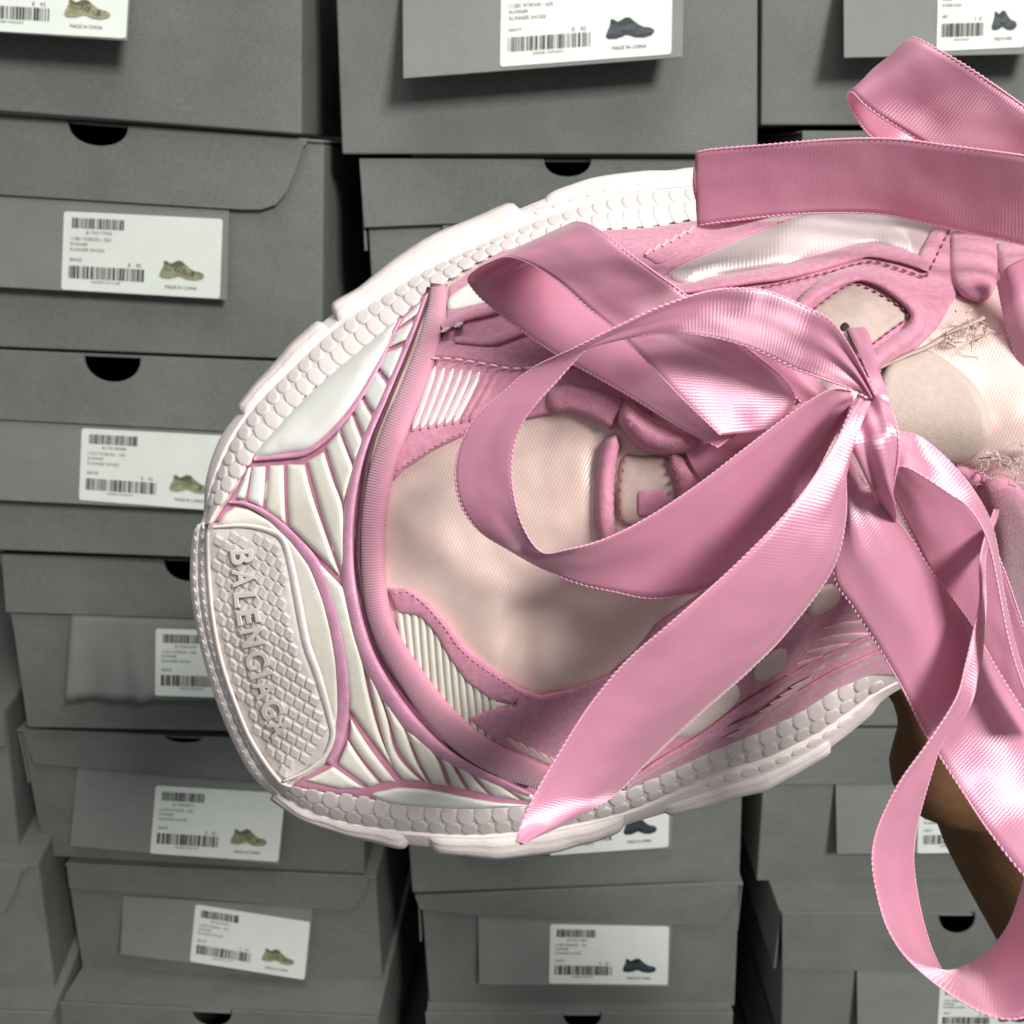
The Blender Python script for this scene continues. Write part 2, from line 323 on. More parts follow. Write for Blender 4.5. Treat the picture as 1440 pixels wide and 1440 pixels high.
def make_box(label, D, yaw, TL, TR, BR, BL, flap=None, notch=None, tab=None, taboff=(.0018, .010), sticker=None, kind='olive', word='BEIGE',
             size='42', fr=.24, group=None, depth=.34, seed=1, x0=None, skirt=0.0, crease=0.0):
    """front face corners are photo px, dropped onto a vertical plane at distance D turned by yaw"""
    psi = math.radians(yaw); n = Vector((math.sin(psi), -math.cos(psi), 0))
    if x0 is None: x0 = (on_plane((TL[0] + TR[0]) / 2, (TL[1] + BL[1]) / 2, CAM + Vector((0, D, 0)), Vector((0, -1, 0)))).x
    p0 = Vector((x0, D, CAM.z))
    fp = lambda px, py, off=0.0: on_plane(px, py, p0 + n * off, n)
    a, b, c, d = fp(*TL), fp(*TR), fp(*BR), fp(*BL)
    box = empty('shoebox', (c + d) / 2 - n * depth / 2, label, 'box', group)
    back = -n * depth; t = 0.0022
    right = (b - a).normalized(); up = Vector((0, 0, 1))
    at, bt = a.lerp(d, fr), b.lerp(c, fr)
    V, Fc = [], []
    # front wall, cut out behind the thumb notch
    a1, b1 = a.lerp(d, .012), b.lerp(c, .012)
    fw = [d, c, b1]
    if notch:
        yt = lambda x: TL[1] + (TR[1] - TL[1]) * (x - TL[0]) / (TR[0] - TL[0])
        k0, k1 = notch[0] - 6, notch[1] + 6
        r0 = (k0 - TL[0]) / (TR[0] - TL[0]); r1 = (k1 - TL[0]) / (TR[0] - TL[0])
        low = notch[2] * 1.25
        fw += [a1.lerp(b1, r1), fp(k1, yt(k1) + low), fp(k0, yt(k0) + low), a1.lerp(b1, r0)]
    fw.append(a1)
    nf = len(fw); V += fw + [p - n * t for p in fw]
    Fc += [tuple(range(nf)), tuple(range(2 * nf - 1, nf - 1, -1))] + [(i, i + nf, (i + 1) % nf + nf, (i + 1) % nf) for i in range(nf)]
    al, ar = a.lerp(d, .02), b.lerp(c, .02)
    add_slab(V, Fc, slab(d - n * (t + .0001), al - n * (t + .0001), al + back, d + back, right * t))
    add_slab(V, Fc, slab(c - n * (t + .0001), ar - n * (t + .0001), ar + back, c + back, -right * t))
    e = right * (t + .0001)
    add_slab(V, Fc, slab(d + e - n * (t + .0001), c - e - n * (t + .0001), c - e + back, d + e + back, up * t))
    add_slab(V, Fc, slab(d + back + n * .0001, c + back + n * .0001, ar + back + n * .0001, al + back + n * .0001, -n * t))
    bo = mesh_obj('carton', V, Fc, M['card'], box, smooth=False)
    m = bo.modifiers.new('b', 'BEVEL'); m.width = .0012; m.segments = 2
    # lid: top sheet, side skirts, front flap with thumb notch
    V, Fc = [], []
    e2 = right * (.0026 if skirt else .0002)
    add_slab(V, Fc, slab(a - e2 + n * .0016, b + e2 + n * .0016, b + e2 + back, a - e2 + back, -up * .0018))
    sk = up * (-skirt * (a.z - d.z))
    if skirt:
        add_slab(V, Fc, slab(a - e2 - up * .002, a - e2 - up * .002 + sk, a - e2 + sk + back, a - e2 - up * .002 + back, right * .0018))
        add_slab(V, Fc, slab(b + e2 - up * .002, b + e2 - up * .002 + sk, b + e2 + sk + back, b + e2 - up * .002 + back, -right * .0018))
    li = mesh_obj('lid', V, Fc, M['card'], box, smooth=False)
    m = li.modifiers.new('b', 'BEVEL'); m.width = .0012; m.segments = 2
    if flap:
        pts = [tuple(p) for p in flap]           # flap outline px: starts at top-left, runs clockwise; notch inserted in the top edge
        if notch:
            nx0, nx1, nd = notch; tl, tr = pts[0], pts[1]
            yy = lambda x: tl[1] + (tr[1] - tl[1]) * (x - tl[0]) / (tr[0] - tl[0])
            arc = []
            for k in range(0, 15):
                aa = math.pi * k / 14; x = (nx0 + nx1) / 2 - (nx1 - nx0) / 2 * math.cos(aa); arc.append((x, yy(x) + nd * math.sin(aa) ** .8))
            pts = [pts[0]] + arc + pts[1:]
        fo = prism('lid_flap', [fp(x, y, .0042) for x, y in pts], -n * .0016, M['card'], li, bev=.0004)
        if notch:   # brown board core round the thumb notch
            A = [fp(x, y, .0042) for x, y in arc]; B = [fp(x, y, .0026) for x, y in arc]
            cx, cy = (nx0 + nx1) / 2, yy((nx0 + nx1) / 2)
            sh = lambda x, y: (cx + (x - cx) * .985, cy + (y - cy) * .985)
            A = [fp(*sh(x, y), .0041) for x, y in arc]; B = [fp(*sh(x, y), .0010) for x, y in arc]
            mesh_obj('notch_edge', A + B, [(i, i + 1, i + 16, i + 15) for i in range(14)], M['kraft'], fo, smooth=False)
    if tab:
        to, bo_ = taboff; T = tab
        bl = bo_ if not isinstance(bo_, tuple) else bo_[0]; br = bo_ if not isinstance(bo_, tuple) else bo_[1]
        ta, tb, tc, td = fp(*T[0], to), fp(*T[1], to), fp(*T[2], br), fp(*T[3], bl)
        nn = ((tb - ta).cross(td - ta)).normalized()
        if nn.dot(n) < 0: nn = -nn
        tc = on_plane(*T[2], ta, nn)
        if crease:      # a crumpled tab: folds fanning out below the lid, flat again under the sticker
            GV, GF = [], []; nu, nv = 40, 10
            for j in range(nv + 1):
                for i in range(nu + 1):
                    u, v = i / nu, j / nv
                    z = v * (crease * max(0, 1 - abs(u - .10) / .10) * -.8 + crease * max(0, 1 - abs(u - .27 - .06 * v) / .06) * .8) * (1 if u < .37 else 0)
                    if u < .05: z += crease * .5 * v * (1 - u / .05)
                    GV.append((ta.lerp(tb, u)).lerp(td.lerp(tc, u), v) + nn * z)
            for j in range(nv):
                for i in range(nu): k = j * (nu + 1) + i; GF.append((k, k + 1, k + nu + 2, k + nu + 1))
            tb_ = mesh_obj('label_tab', GV, GF, M['tabcard'], box)
            sm = tb_.modifiers.new('s', 'SOLIDIFY'); sm.thickness = .0007; sm.offset = 0
        else: tb_ = prism('label_tab', [ta, tb, tc, td], -nn * .0007, M['tabcard'], box, bev=.0002)
        if sticker: make_sticker(box, sticker, ta, nn, kind, word, size, seed)
    return box

GL, GM, GR, GK = 'boxes stacked under the olive sneaker labels', 'boxes stacked under the navy sneaker labels', 'boxes stacked behind the bow', 'boxes in the unlabelled stack'
DW = 0.60
# stack with olive labels
make_box('grey shoebox topmost of the olive-labelled stack, its label tab overhanging', DW - .012, -2, (-165, -170), (424, -135), (423, 189), (-165, 143),
         flap=[(-165, -170), (424, -135), (400, -40), (360, -22), (-165, -60)], tab=[(-200, -60), (184, -30), (179, 57), (-200, 32)], taboff=(.004, .024),
         sticker=[(-48, -70), (183, -58), (177, 54), (-52, 41)], group=GL, seed=11)
make_box('grey shoebox second from top of the olive-labelled stack, open thumb notch above its label', DW, -3, (-150, 150), (455, 197), (452, 507), (-150, 482),
         flap=[(-150, 150), (436, 195), (426, 208), (416, 240), (402, 272), (388, 288), (368, 295), (340, 295), (0, 274), (-150, 265)], notch=(95, 180, 33),
         tab=[(-60, 270), (322, 290), (319, 422), (-60, 400)], taboff=(.0018, .009), sticker=[(90, 297), (313, 308), (309, 420), (86, 407)], group=GL, seed=12)
make_box('grey shoebox third from top of the olive-labelled stack, label half behind sneaker rim', DW + .004, -3, (-130, 486), (470, 511), (478, 792), (-128, 769),
         flap=[(-130, 486), (455, 513), (440, 590), (415, 612), (0, 590), (-130, 584)], notch=(118, 198, 38),
         tab=[(-60, 586), (345, 604), (340, 720), (-60, 700)], taboff=(.0018, .010), sticker=[(115, 602), (322, 613), (316, 719), (111, 703)], group=GL, seed=13)
make_box('grey shoebox fourth from top of the olive-labelled stack, with a creased label tab', DW + .022, -1, (3, 779), (492, 790), (504, 1032), (38, 1023),
         flap=[(2, 779), (492, 792), (488, 850), (470, 876), (8, 861)], notch=(230, 302, 32),
         tab=[(100, 862), (420, 874), (418, 984), (95, 985)], taboff=(.0018, (.016, .010)), sticker=[(219, 884), (408, 890), (404, 984), (218, 978)], group=GL, seed=14, skirt=.40, crease=.006)
make_box('grey shoebox fifth from top of the olive-labelled stack, label tab tilted under the toe', DW + .030, -4, (28, 1025), (512, 1044), (512, 1230), (62, 1204),
         flap=[(30, 1025), (500, 1046), (488, 1092), (470, 1104), (360, 1098), (48, 1075)], notch=(232, 284, 10),
         tab=[(109, 1078), (404, 1098), (392, 1216), (98, 1190)], taboff=(.0018, .013), sticker=[(219, 1105), (401, 1116), (391, 1212), (211, 1200)], group=GL, seed=15, skirt=.40)
make_box('grey shoebox second from bottom of the olive-labelled stack, sticker askew and slipping downwards', DW + .030, -4, (92, 1214), (528, 1232), (538, 1396), (118, 1377),
         flap=[(93, 1214), (520, 1233), (512, 1258), (500, 1274), (478, 1281), (280, 1264), (97, 1249)], notch=None,
         tab=[(173, 1260), (440, 1276), (431, 1374), (169, 1342)], taboff=(.0018, .012), sticker=[(275, 1272), (436, 1297), (428, 1378), (267, 1352)], group=GL, seed=16)
make_box('grey shoebox at the bottom of the olive-labelled stack, jutting out with bare lid', DW - .006, -4, (84, 1410), (531, 1431), (534, 1570), (104, 1552),
         flap=[(84, 1410), (531, 1431), (528, 1480), (90, 1462)], notch=(270, 326, 24), group=GL, seed=17)
# stack with navy labels
make_box('grey shoebox topmost of the navy-labelled stack, big tab lifting off its face', DW - .010, 0, (468, -130), (1066, -130), (1065, 217), (481, 217),
         flap=[(468, -130), (1066, -130), (1062, -50), (1040, -30), (474, -28)], tab=[(566, -30), (962, -52), (960, 80), (567, 110)], taboff=(.004, (.026, .020)),
         sticker=[(705, -33), (946, -46), (944, 76), (703, 94)], kind='navy', word='NAVY', group=GM, seed=21)
make_box('grey shoebox second from top of the navy-labelled stack, lid flap above sneaker rim', DW, 1, (512, 223), (1062, 224), (1056, 520), (530, 524),
         flap=[(505, 223), (1064, 224), (1060, 290), (1040, 308), (700, 312), (512, 320)], notch=(765, 831, 25),
         tab=[(622, 314), (945, 306), (945, 430), (626, 434)], taboff=(.0018, .010), group=GM, seed=22, skirt=.40)
make_box('grey shoebox third from top of the navy-labelled stack, all behind the sneaker', DW + .004, 0, (535, 530), (1056, 528), (1050, 775), (550, 778),
         flap=[(535, 530), (1056, 528), (1052, 612), (540, 615)], group=GM, seed=23)
make_box('grey shoebox fourth from top of the navy-labelled stack, all behind the sneaker', DW + .006, 0, (552, 782), (1050, 780), (1046, 1000), (562, 1003),
         flap=[(552, 782), (1050, 780), (1046, 850), (556, 853)], group=GM, seed=24)
make_box('grey shoebox third from bottom of the navy-labelled stack, label peeping under sneaker rim', DW + .004, 2.5, (562, 1012), (1047, 1006), (1040, 1238), (580, 1256),
         flap=[(562, 1012), (1047, 1006), (1044, 1075), (566, 1080)], tab=[(650, 1078), (950, 1072), (944, 1194), (655, 1206)], taboff=(.0018, .010),
         sticker=[(775, 1098), (942, 1092), (940, 1191), (773, 1203)], kind='navy', word='NAVY', group=GM, seed=25)
make_box('grey shoebox second from bottom of the navy-labelled stack, lid skewed above a level label', DW + .006, 0, (592, 1258), (1040, 1241), (1033, 1415), (604, 1414),
         flap=[(583, 1259), (1040, 1241), (1030, 1272), (1014, 1296), (1000, 1302), (960, 1301), (670, 1288), (590, 1279)],
         tab=[(672, 1284), (946, 1296), (940, 1388), (674, 1384)], taboff=(.0018, .009), sticker=[(774, 1300), (941, 1303), (939, 1385), (772, 1383)],
         kind='navy', word='NAVY', group=GM, seed=26, skirt=.40)
make_box('grey shoebox at the bottom of the navy-labelled stack, only its lid in sight', DW - .004, 0, (600, 1424), (1031, 1424), (1026, 1570), (612, 1572),
         flap=[(598, 1424), (1031, 1424), (1028, 1480), (602, 1482)], notch=(792, 846, 24), group=GM, seed=27)
# stack behind the bow
make_box('grey shoebox topmost of the stack behind the bow, pale tab with cropped label', DW + .02, 0, (1072, -140), (1660, -140), (1655, 176), (1070, 176),
         flap=[(1072, -140), (1660, -140), (1655, -60), (1078, -60)], tab=[(1186, -60), (1480, -60), (1476, 75), (1187, 81)], taboff=(.004, .024),
         sticker=[(1320, -50), (1448, -48), (1440, 66), (1317, 72)], kind='navy', word='GREY', group=GR, seed=31)
make_box('grey shoebox second from top of the stack behind the bow, lid over ribbon loop', DW + .012, 0, (1128, 184), (1700, 186), (1690, 470), (1132, 470),
         flap=[(1128, 184), (1700, 186), (1695, 275), (1132, 275)], group=GR, seed=32)
make_box('grey shoebox third from top of the stack behind the bow, hidden by the sneaker', DW + .004, 0, (1090, 476), (1650, 476), (1630, 742), (1088, 742),
         flap=[(1090, 476), (1650, 476), (1645, 560), (1092, 560)], group=GR, seed=33)
make_box('grey shoebox fourth from top of the stack behind the bow, lower edge beside rim tip', DW + .002, 0, (1085, 750), (1610, 750), (1590, 1020), (1080, 1022),
         flap=[(1085, 750), (1610, 750), (1605, 830), (1088, 830)], group=GR, seed=34)
make_box('grey shoebox third from bottom of the stack behind the bow, bare tab beside ribbon loop', DW + .004, 0, (1078, 1026), (1560, 1026), (1536, 1238), (1064, 1239),
         flap=[(1076, 1026), (1560, 1026), (1552, 1100), (1074, 1104)], tab=[(1175, 1100), (1470, 1100), (1462, 1199), (1177, 1201)], taboff=(.0018, .012),
         sticker=[(1292, 1118), (1460, 1116), (1455, 1198), (1290, 1200)], kind='navy', word='GREY', group=GR, seed=35)
make_box('grey shoebox second from bottom of the stack behind the bow, jutting lid seen through loop', DW - .03, 0, (1102, 1283), (1545, 1284), (1525, 1470), (1098, 1468),
         flap=[(1100, 1283), (1545, 1284), (1538, 1372), (1100, 1363)], notch=(1320, 1372, 30), tab=[(1205, 1360), (1470, 1366), (1462, 1452), (1206, 1450)], taboff=(.0018, .009),
         sticker=[(1322, 1385), (1460, 1388), (1455, 1450), (1318, 1450)], kind='navy', word='GREY', group=GR, seed=36, skirt=.40)
make_box('grey shoebox at the bottom of the stack behind the bow, almost out of sight', DW - .01, 0, (1095, 1478), (1530, 1478), (1510, 1590), (1092, 1590),
         flap=[(1095, 1478), (1530, 1478), (1526, 1520), (1096, 1520)], group=GR, seed=37)
# unlabelled stack at the edge
make_box('grey shoebox on top of the unlabelled stack, its bare side catching light', DW + .01, 6, (-480, 985), (6, 1000), (27, 1203), (-440, 1185),
         flap=[(-480, 985), (6, 1000), (8, 1050), (-470, 1045)], group=GK, seed=41)
make_box('grey shoebox in middle of the unlabelled stack, pale side beside askew sticker box', DW - .01, 7, (-420, 1200), (53, 1215), (78, 1402), (-380, 1390),
         flap=[(-420, 1200), (44, 1216), (30, 1228), (18, 1262), (4, 1284), (-20, 1292), (-410, 1270)], group=GK, seed=42)
make_box('grey shoebox at the bottom of the unlabelled stack, with a torn lid corner', DW - .03, 6, (-380, 1412), (74, 1424), (92, 1570), (-350, 1560),
         flap=[(-380, 1412), (74, 1424), (72, 1470), (-376, 1460)], group=GK, seed=43)

# ------------------------------------------------------------------ sneaker: height field over the shoe's sole plane
D0 = 0.210            # sole plane distance along the view axis; h is height above it towards the viewer
def P3(px, py, h): return at_depth(px, py, D0 - h)

# stations round the sole: outer silhouette, crease, inner edge (photo px)
UP = [((285, 728), (288, 728), (294, 735)), ((290, 672), (296, 690), (315, 700)), ((310, 615), (322, 625), (355, 642)), ((348, 566), (358, 570), (390, 600)),
      ((398, 507), (410, 517), (435, 550)), ((455, 452), (465, 465), (490, 505)), ((506, 418), (515, 430), (548, 456)), ((588, 356), (597, 380), (612, 404)),
      ((660, 322), (672, 345), (690, 358)), ((722, 297), (732, 318), (762, 338)), ((805, 265), (812, 290), (843, 322)), ((877, 249), (882, 272), (915, 317)),
      ((967, 243), (972, 262), (990, 306)), ((1200, 226), (1200, 242), (1205, 290)), ((1450, 216), (1450, 230), (1450, 275)), ((1750, 165), (1750, 185), (1750, 235)), ((2010, 130), (2005, 150), (1990, 200))]
HEEL = [((2190, 210), (2170, 220), (2130, 260)), ((2240, 360), (2220, 360), (2170, 370)), ((2200, 500), (2180, 490), (2130, 470))]
LO = [((380, 1116), (390, 1112), (398, 1103)), ((400, 1130), (407, 1125), (425, 1110)), ((447, 1152), (446, 1146), (470, 1118)), ((509, 1172), (502, 1161), (535, 1127)),
      ((570, 1187), (560, 1169), (590, 1134)), ((640, 1194), (640, 1175), (655, 1138)), ((705, 1198), (705, 1173), (720, 1135)), ((790, 1188), (788, 1163), (795, 1128)),
      ((880, 1160), (880, 1142), (880, 1112)), ((963, 1136), (962, 1108), (950, 1082)), ((1014, 1124), (1012, 1086), (1000, 1058)), ((1086, 1100), (1080, 1066), (1074, 1028)),
      ((1158, 1058), (1150, 1032), (1130, 1000)), ((1219, 1011), (1200, 998), (1176, 970)), ((1266, 969), (1250, 965), (1225, 948)), ((1450, 890), (1440, 880), (1400, 860)),
      ((1750, 800), (1745, 785), (1720, 760)), ((2020, 680), (2010, 665), (1980, 640))]
TOE = [((272, 748), (280, 746), (291, 742)), ((267, 800), (278, 800), (291, 800)), ((270, 850), (281, 848), (295, 850)), ((282, 912), (292, 905), (306, 912)),
       ((300, 975), (312, 968), (326, 975)), ((322, 1032), (336, 1028), (346, 1030)), ((348, 1082), (358, 1072), (370, 1068)), ((370, 1108), (378, 1100), (388, 1094))]
ring = list(reversed(TOE)) + UP + HEEL + list(reversed(LO))
NR = 900
RO, RC, RI = (crom([r[k] for r in ring], NR, True) for k in range(3))
nT = len(TOE); stations = len(ring)
def stpar(i): return i * NR / stations
toe_w = np.zeros(NR)          # 1 on the toe run, 0 elsewhere
ii = np.arange(NR) * stations / NR
toe_w = np.clip(np.minimum((ii + 0.5) / 1.0, (nT - ii) / 1.0), 0, 1) * (ii <= nT); toe_w = toe_w ** 1.0
lowb = (ii > stations - len(LO)) * 1.0
hO = 0.002 + 0.003 * toe_w; hC = 0.0075 + 0.001 * toe_w; hI = 0.0160 - 0.0045 * toe_w

shoe = empty('sneaker', P3(900, 720, 0), 'white and pink chunky sneaker held up sideways with a quilted toe bumper', 'sneaker')

def S3(t, wv, lift=0.0):
    """point on sidewall; t ring index (float), wv 0 outer .. 1 crease .. 2 inner"""
    i = int(math.floor(t)) % NR; j = (i + 1) % NR; f = t - math.floor(t)
    L = lambda A: A[i] * (1 - f) + A[j] * f
    o, c, n_ = L(RO), L(RC), L(RI); ho, hc, hi = L(hO), L(hC), L(hI)
    if wv <= 1: p = o * (1 - wv) + c * wv; h = ho * (1 - wv) + hc * wv
    else: p = c * (2 - wv) + n_ * (wv - 1); h = hc * (2 - wv) + hi * (wv - 1) + 0.0012 * math.sin(math.pi * (wv - 1))
    if wv < 1: h += 0.0006 * math.sin(math.pi * wv)
    return P3(p[0], p[1], h)
def S3n(t, wv):
    a = S3(t + 1.5, wv) - S3(t - 1.5, wv); w0 = max(wv - .08, 0); w1 = min(wv + .08, 2)
    b = S3(t, w1) - S3(t, w0); n_ = a.cross(b).normalized()
    if n_.dot(CAM - S3(t, wv)) < 0: n_ = -n_
    return n_, a.normalized()
# sole body
rows = [0, .25, .5, .75, .93, 1.0, 1.07, 1.2, 1.4, 1.6, 1.8, 1.93, 2.0]
V, Fc = [], []
def ring_pts(fn): return [fn(i) for i in range(0, NR, 2)]
cx, cy = 1150., 650.
R0 = ring_pts(lambda i: P3(cx + (RO[i][0] - cx) * .985, cy + (RO[i][1] - cy) * .985, hO[i] - .011))
R1 = ring_pts(lambda i: P3(RO[i][0], RO[i][1], hO[i] - .004))
allr = [R0, R1]
for wv in rows:
    dip = -.0011 if wv == 1.0 else 0
    allr.append(ring_pts(lambda i: S3(i, wv) + (CAM - S3(i, wv)).normalized() * dip))
allr.append(ring_pts(lambda i: P3(RI[i][0] * .99 + cx * .01, RI[i][1] * .99 + cy * .01, hI[i] - .002)))
nr = len(R0)
for r in allr: V += r
for k in range(len(allr) - 1):
    for i in range(nr):
        j = (i + 1) % nr; Fc.append((k * nr + i, k * nr + j, (k + 1) * nr + j, (k + 1) * nr + i))
cidx = len(V); V.append(P3(cx, cy, -.011))
for i in range(nr): Fc.append((i, cidx, (i + 1) % nr))
sole = mesh_obj('sole', V, Fc, M['rubber'], shoe)

# --- TPS height field
ctl = []
for k, r in enumerate(UP): ctl.append((*r[2], .0160))
for k, r in enumerate(LO): ctl.append((*r[2], .0160))
for r in HEEL: ctl.append((*r[2], .016))
for r in TOE[1:-1]: ctl.append((*r[2], .0115))
ctl += [(410, 800, .0235), (432, 907, .0260), (465, 1012, .0225), (360, 760, .0175), (350, 870, .0185), (400, 1010, .0190),
        (470, 700, .0290), (505, 800, .0330), (520, 870, .0335), (575, 980, .0310), (663, 1072, .0240), (575, 490, .0250), (545, 562, .0300), (515, 650, .0325),
        (440, 600, .0200), (480, 1060, .0205), (560, 1080, .0205),
        (560, 760, .0365), (640, 720, .0405), (700, 820, .0425), (620, 880, .0385), (740, 930, .0380), (850, 900, .0395), (720, 1020, .0315), (800, 1060, .0250),
        (780, 640, .0455), (840, 720, .0485), (900, 640, .0510), (960, 720, .0530), (640, 560, .0355), (740, 500, .0390), (680, 440, .0270), (850, 430, .0400), (860, 380, .0300),
        (1000, 560, .0545), (1000, 420, .0420), (1120, 450, .0510), (1210, 430, .0530), (1100, 350, .0340), (1250, 330, .0310), (1250, 500, .0570), (1230, 620, .0590),
        (1330, 570, .0610), (1420, 500, .0610), (1420, 650, .0620), (1350, 390, .0450), (1450, 350, .0400), (1100, 650, .0560), (1080, 780, .0510), (1000, 880, .0420), (950, 1000, .0270),
        (1080, 930, .0330), (1180, 850, .0370), (1250, 760, .0450), (1300, 850, .0330), (1400, 760, .0440), (1600, 300, .05), (1600, 500, .065), (1600, 700, .05), (1850, 300, .060), (1850, 450, .062), (1850, 600, .055), (2050, 400, .06)]
C = np.array(ctl); cp = C[:, :2] / 400.
def tk(r2): return np.where(r2 > 1e-9, r2 * np.log(np.maximum(r2, 1e-9)) * .5, 0.)
A_ = tk(((cp[:, None] - cp[None]) ** 2).sum(-1)) + np.eye(len(cp)) * 2e-3
Pm = np.c_[np.ones(len(cp)), cp]; n_c = len(cp)
sysm = np.block([[A_, Pm], [Pm.T, np.zeros((3, 3))]])
sol = np.linalg.solve(sysm, np.r_[C[:, 2], 0, 0, 0])
def H(pts):
    q = np.atleast_2d(np.array(pts, float))[:, :2] / 400.
    return tk(((q[:, None] - cp[None]) ** 2).sum(-1)) @ sol[:n_c] + sol[n_c] + q @ sol[n_c + 1:]
def P3s(pts, h): return [P3(p[0], p[1], hh) for p, hh in zip(pts, h)]

def grid_in(poly, step, margin):
    mn, mx = poly.min(0), poly.max(0)
    gx, gy = np.meshgrid(np.arange(mn[0], mx[0], step), np.arange(mn[1], mx[1], step))
    gx = gx + (np.arange(gx.shape[0])[:, None] % 2) * step * .5
    pts = np.c_[gx.ravel(), gy.ravel()]; pts = pts[inside(poly, pts)]
    if len(pts) == 0: return pts, np.zeros(0)
    d = dist_poly(poly, pts); k = d > margin
    return pts[k], d[k]
def panel(name, outline, mat, parent=None, t=.001, edge=10, step=9, puff=0.0, smooth_out=True, base=0.0, extra=None, estep=6, uvscale=True):
    """raised, round-edged panel on the height field; t height, edge px of the round-over, puff extra swelling"""
    poly = smooth_closed(outline, estep) if smooth_out else resample(np.array(outline, float), estep, True)
    pts, d = grid_in(poly, step, edge * 1.25 if edge * 1.25 < 30 else 2.0)
    T_ = np.roll(poly, -1, 0) - np.roll(poly, 1, 0); T_ /= np.linalg.norm(T_, axis=1)[:, None] + 1e-9
    N_ = np.c_[-T_[:, 1], T_[:, 0]]; x_, y_ = poly[:, 0], poly[:, 1]
    if (x_ * np.roll(y_, -1) - np.roll(x_, -1) * y_).sum() < 0: N_ = -N_
    for q in (.15, .45, 1.0):                       # rows following the edge keep the round-over smooth
        R_ = poly + N_ * edge * q; R_ = R_[inside(poly, R_)]
        if len(R_):
            R_ = R_[dist_poly(poly, R_) > edge * q * .93]
            if len(R_): pts = np.vstack([pts, R_]) if len(pts) else R_
    if len(pts) == 0: pts, d = grid_in(poly, step, 1.5)
    verts, faces = tri(poly, pts)
    dd = dist_poly(poly, verts); e = np.clip(dd / edge, 0, 1)
    prof = np.sqrt(np.clip(1 - (1 - e) ** 2, 0, 1))
    mx = max(dd.max(), 1e-3)
    h = H(verts) + base + t * prof - .0004 * (1 - np.minimum(e * 4, 1)) + puff * np.sin(.5 * math.pi * np.clip(dd / mx, 0, 1))
    if extra is not None: h = h + extra(verts) * np.clip(dd / 15, 0, 1)
    uvs = [(p[0] * .00014, p[1] * .00014) for p in verts]
    o = mesh_obj(name, P3s(verts, h), faces, mat, parent or shoe, uvs=uvs)
    return o
def strip(name, line, width, mat, parent=None, t=.0012, base=0.0, step=6, K=9, smooth_line=True, taper=False, lineH=None):
    """round piping along a px polyline; width px (number or list)"""
    L = smooth_open(line, step) if smooth_line else resample(np.array(line, float), step)
    n = len(L)
    if np.isscalar(width): W = np.full(n, float(width))
    else: W = np.interp(np.linspace(0, 1, n), np.linspace(0, 1, len(width)), width)
    if taper: W = W * np.clip(np.minimum(np.arange(n), n - 1 - np.arange(n)) / 3. + .35, 0, 1)
    T = np.gradient(L[:, :2], axis=0); T /= np.linalg.norm(T, axis=1)[:, None] + 1e-9; N = np.c_[-T[:, 1], T[:, 0]]
    V, Fc, U = [], [], []; Ls = np.r_[0, np.cumsum(np.linalg.norm(np.diff(L[:, :2], axis=0), axis=1))] * .00014
    a = np.linspace(-1, 1, K)
    Q = L[:, None, :2] + N[:, None] * (a[None, :, None] * W[:, None, None] * .5)
    hh = H(Q.reshape(-1, 2)).reshape(n, K) + base + t * np.sqrt(np.clip(1 - a ** 2, 0, 1))[None] - .0005 * (np.abs(a) > .99)[None]
    for i in range(n):
        for k in range(K): V.append(P3(Q[i, k, 0], Q[i, k, 1], hh[i, k])); U.append((Ls[i], (a[k] + 1) / 2))
    for i in range(n - 1):
        for k in range(K - 1): Fc.append((i * K + k, i * K + k + 1, (i + 1) * K + k + 1, (i + 1) * K + k))
    Fc.append(tuple(range(K))); Fc.append(tuple((n - 1) * K + k for k in range(K)))
    return mesh_obj(name, V, Fc, mat, parent or shoe, uvs=U)
def stitches(name, line, mat, parent, gap=11, length=7, width=2.6, base=.0006, t=.0006):
    L = smooth_open(line, gap); T = np.gradient(L, axis=0); T /= np.linalg.norm(T, axis=1)[:, None]
    V, Fc = [], []
    for p, d in zip(L, T):
        nv = np.array([-d[1], d[0]]); h0 = float(H([p])[0]) + base; k = len(V)
        for s_, wd, hh in ((-1, .3, 0), (-.6, 1, t), (.6, 1, t), (1, .3, 0)):
            c = p + d * length * .5 * s_
            V += [P3(*(c - nv * width * .5 * wd), h0), P3(*c, h0 + hh), P3(*(c + nv * width * .5 * wd), h0)]
        for r in range(3):
            for q in range(2): Fc.append((k + r * 3 + q, k + r * 3 + q + 1, k + r * 3 + q + 4, k + r * 3 + q + 3))
    return mesh_obj(name, V, Fc, mat, parent)

# --- shell: the satin body under all panels
shell_out = [tuple(r[2]) for r in UP] + [tuple(r[2]) for r in HEEL] + [tuple(r[2]) for r in reversed(LO)] + [tuple(r[2]) for r in reversed(TOE)]
def dents(v):
    g = lambda x, y, sx, sy, a, ang=0: a * np.exp(-(((v[:, 0] - x) * math.cos(ang) + (v[:, 1] - y) * math.sin(ang)) / sx) ** 2 - ((-(v[:, 0] - x) * math.sin(ang) + (v[:, 1] - y) * math.cos(ang)) / sy) ** 2)
    return .6 * (g(735, 905, 26, 70, -.0026, .15) + g(700, 930, 14, 60, .0012, .5) + g(880, 880, 40, 12, -.0012, -.7) + g(770, 950, 30, 14, .0010, -.4) + g(690, 870, 40, 60, .0016) + g(850, 870, 60, 40, .0018, -.5) + g(600, 690, 30, 60, -.0012, .4)
            + g(770, 600, 18, 40, -.0010, .2) + g(850, 690, 16, 70, -.0022, -.1) + g(790, 680, 40, 70, .0012) + g(830, 820, 60, 18, -.0012, -.2) + g(640, 790, 70, 30, .0012, .6))
poly = resample(np.array(shell_out, float), 12, True)
pts, d_ = grid_in(poly, 11, 3)
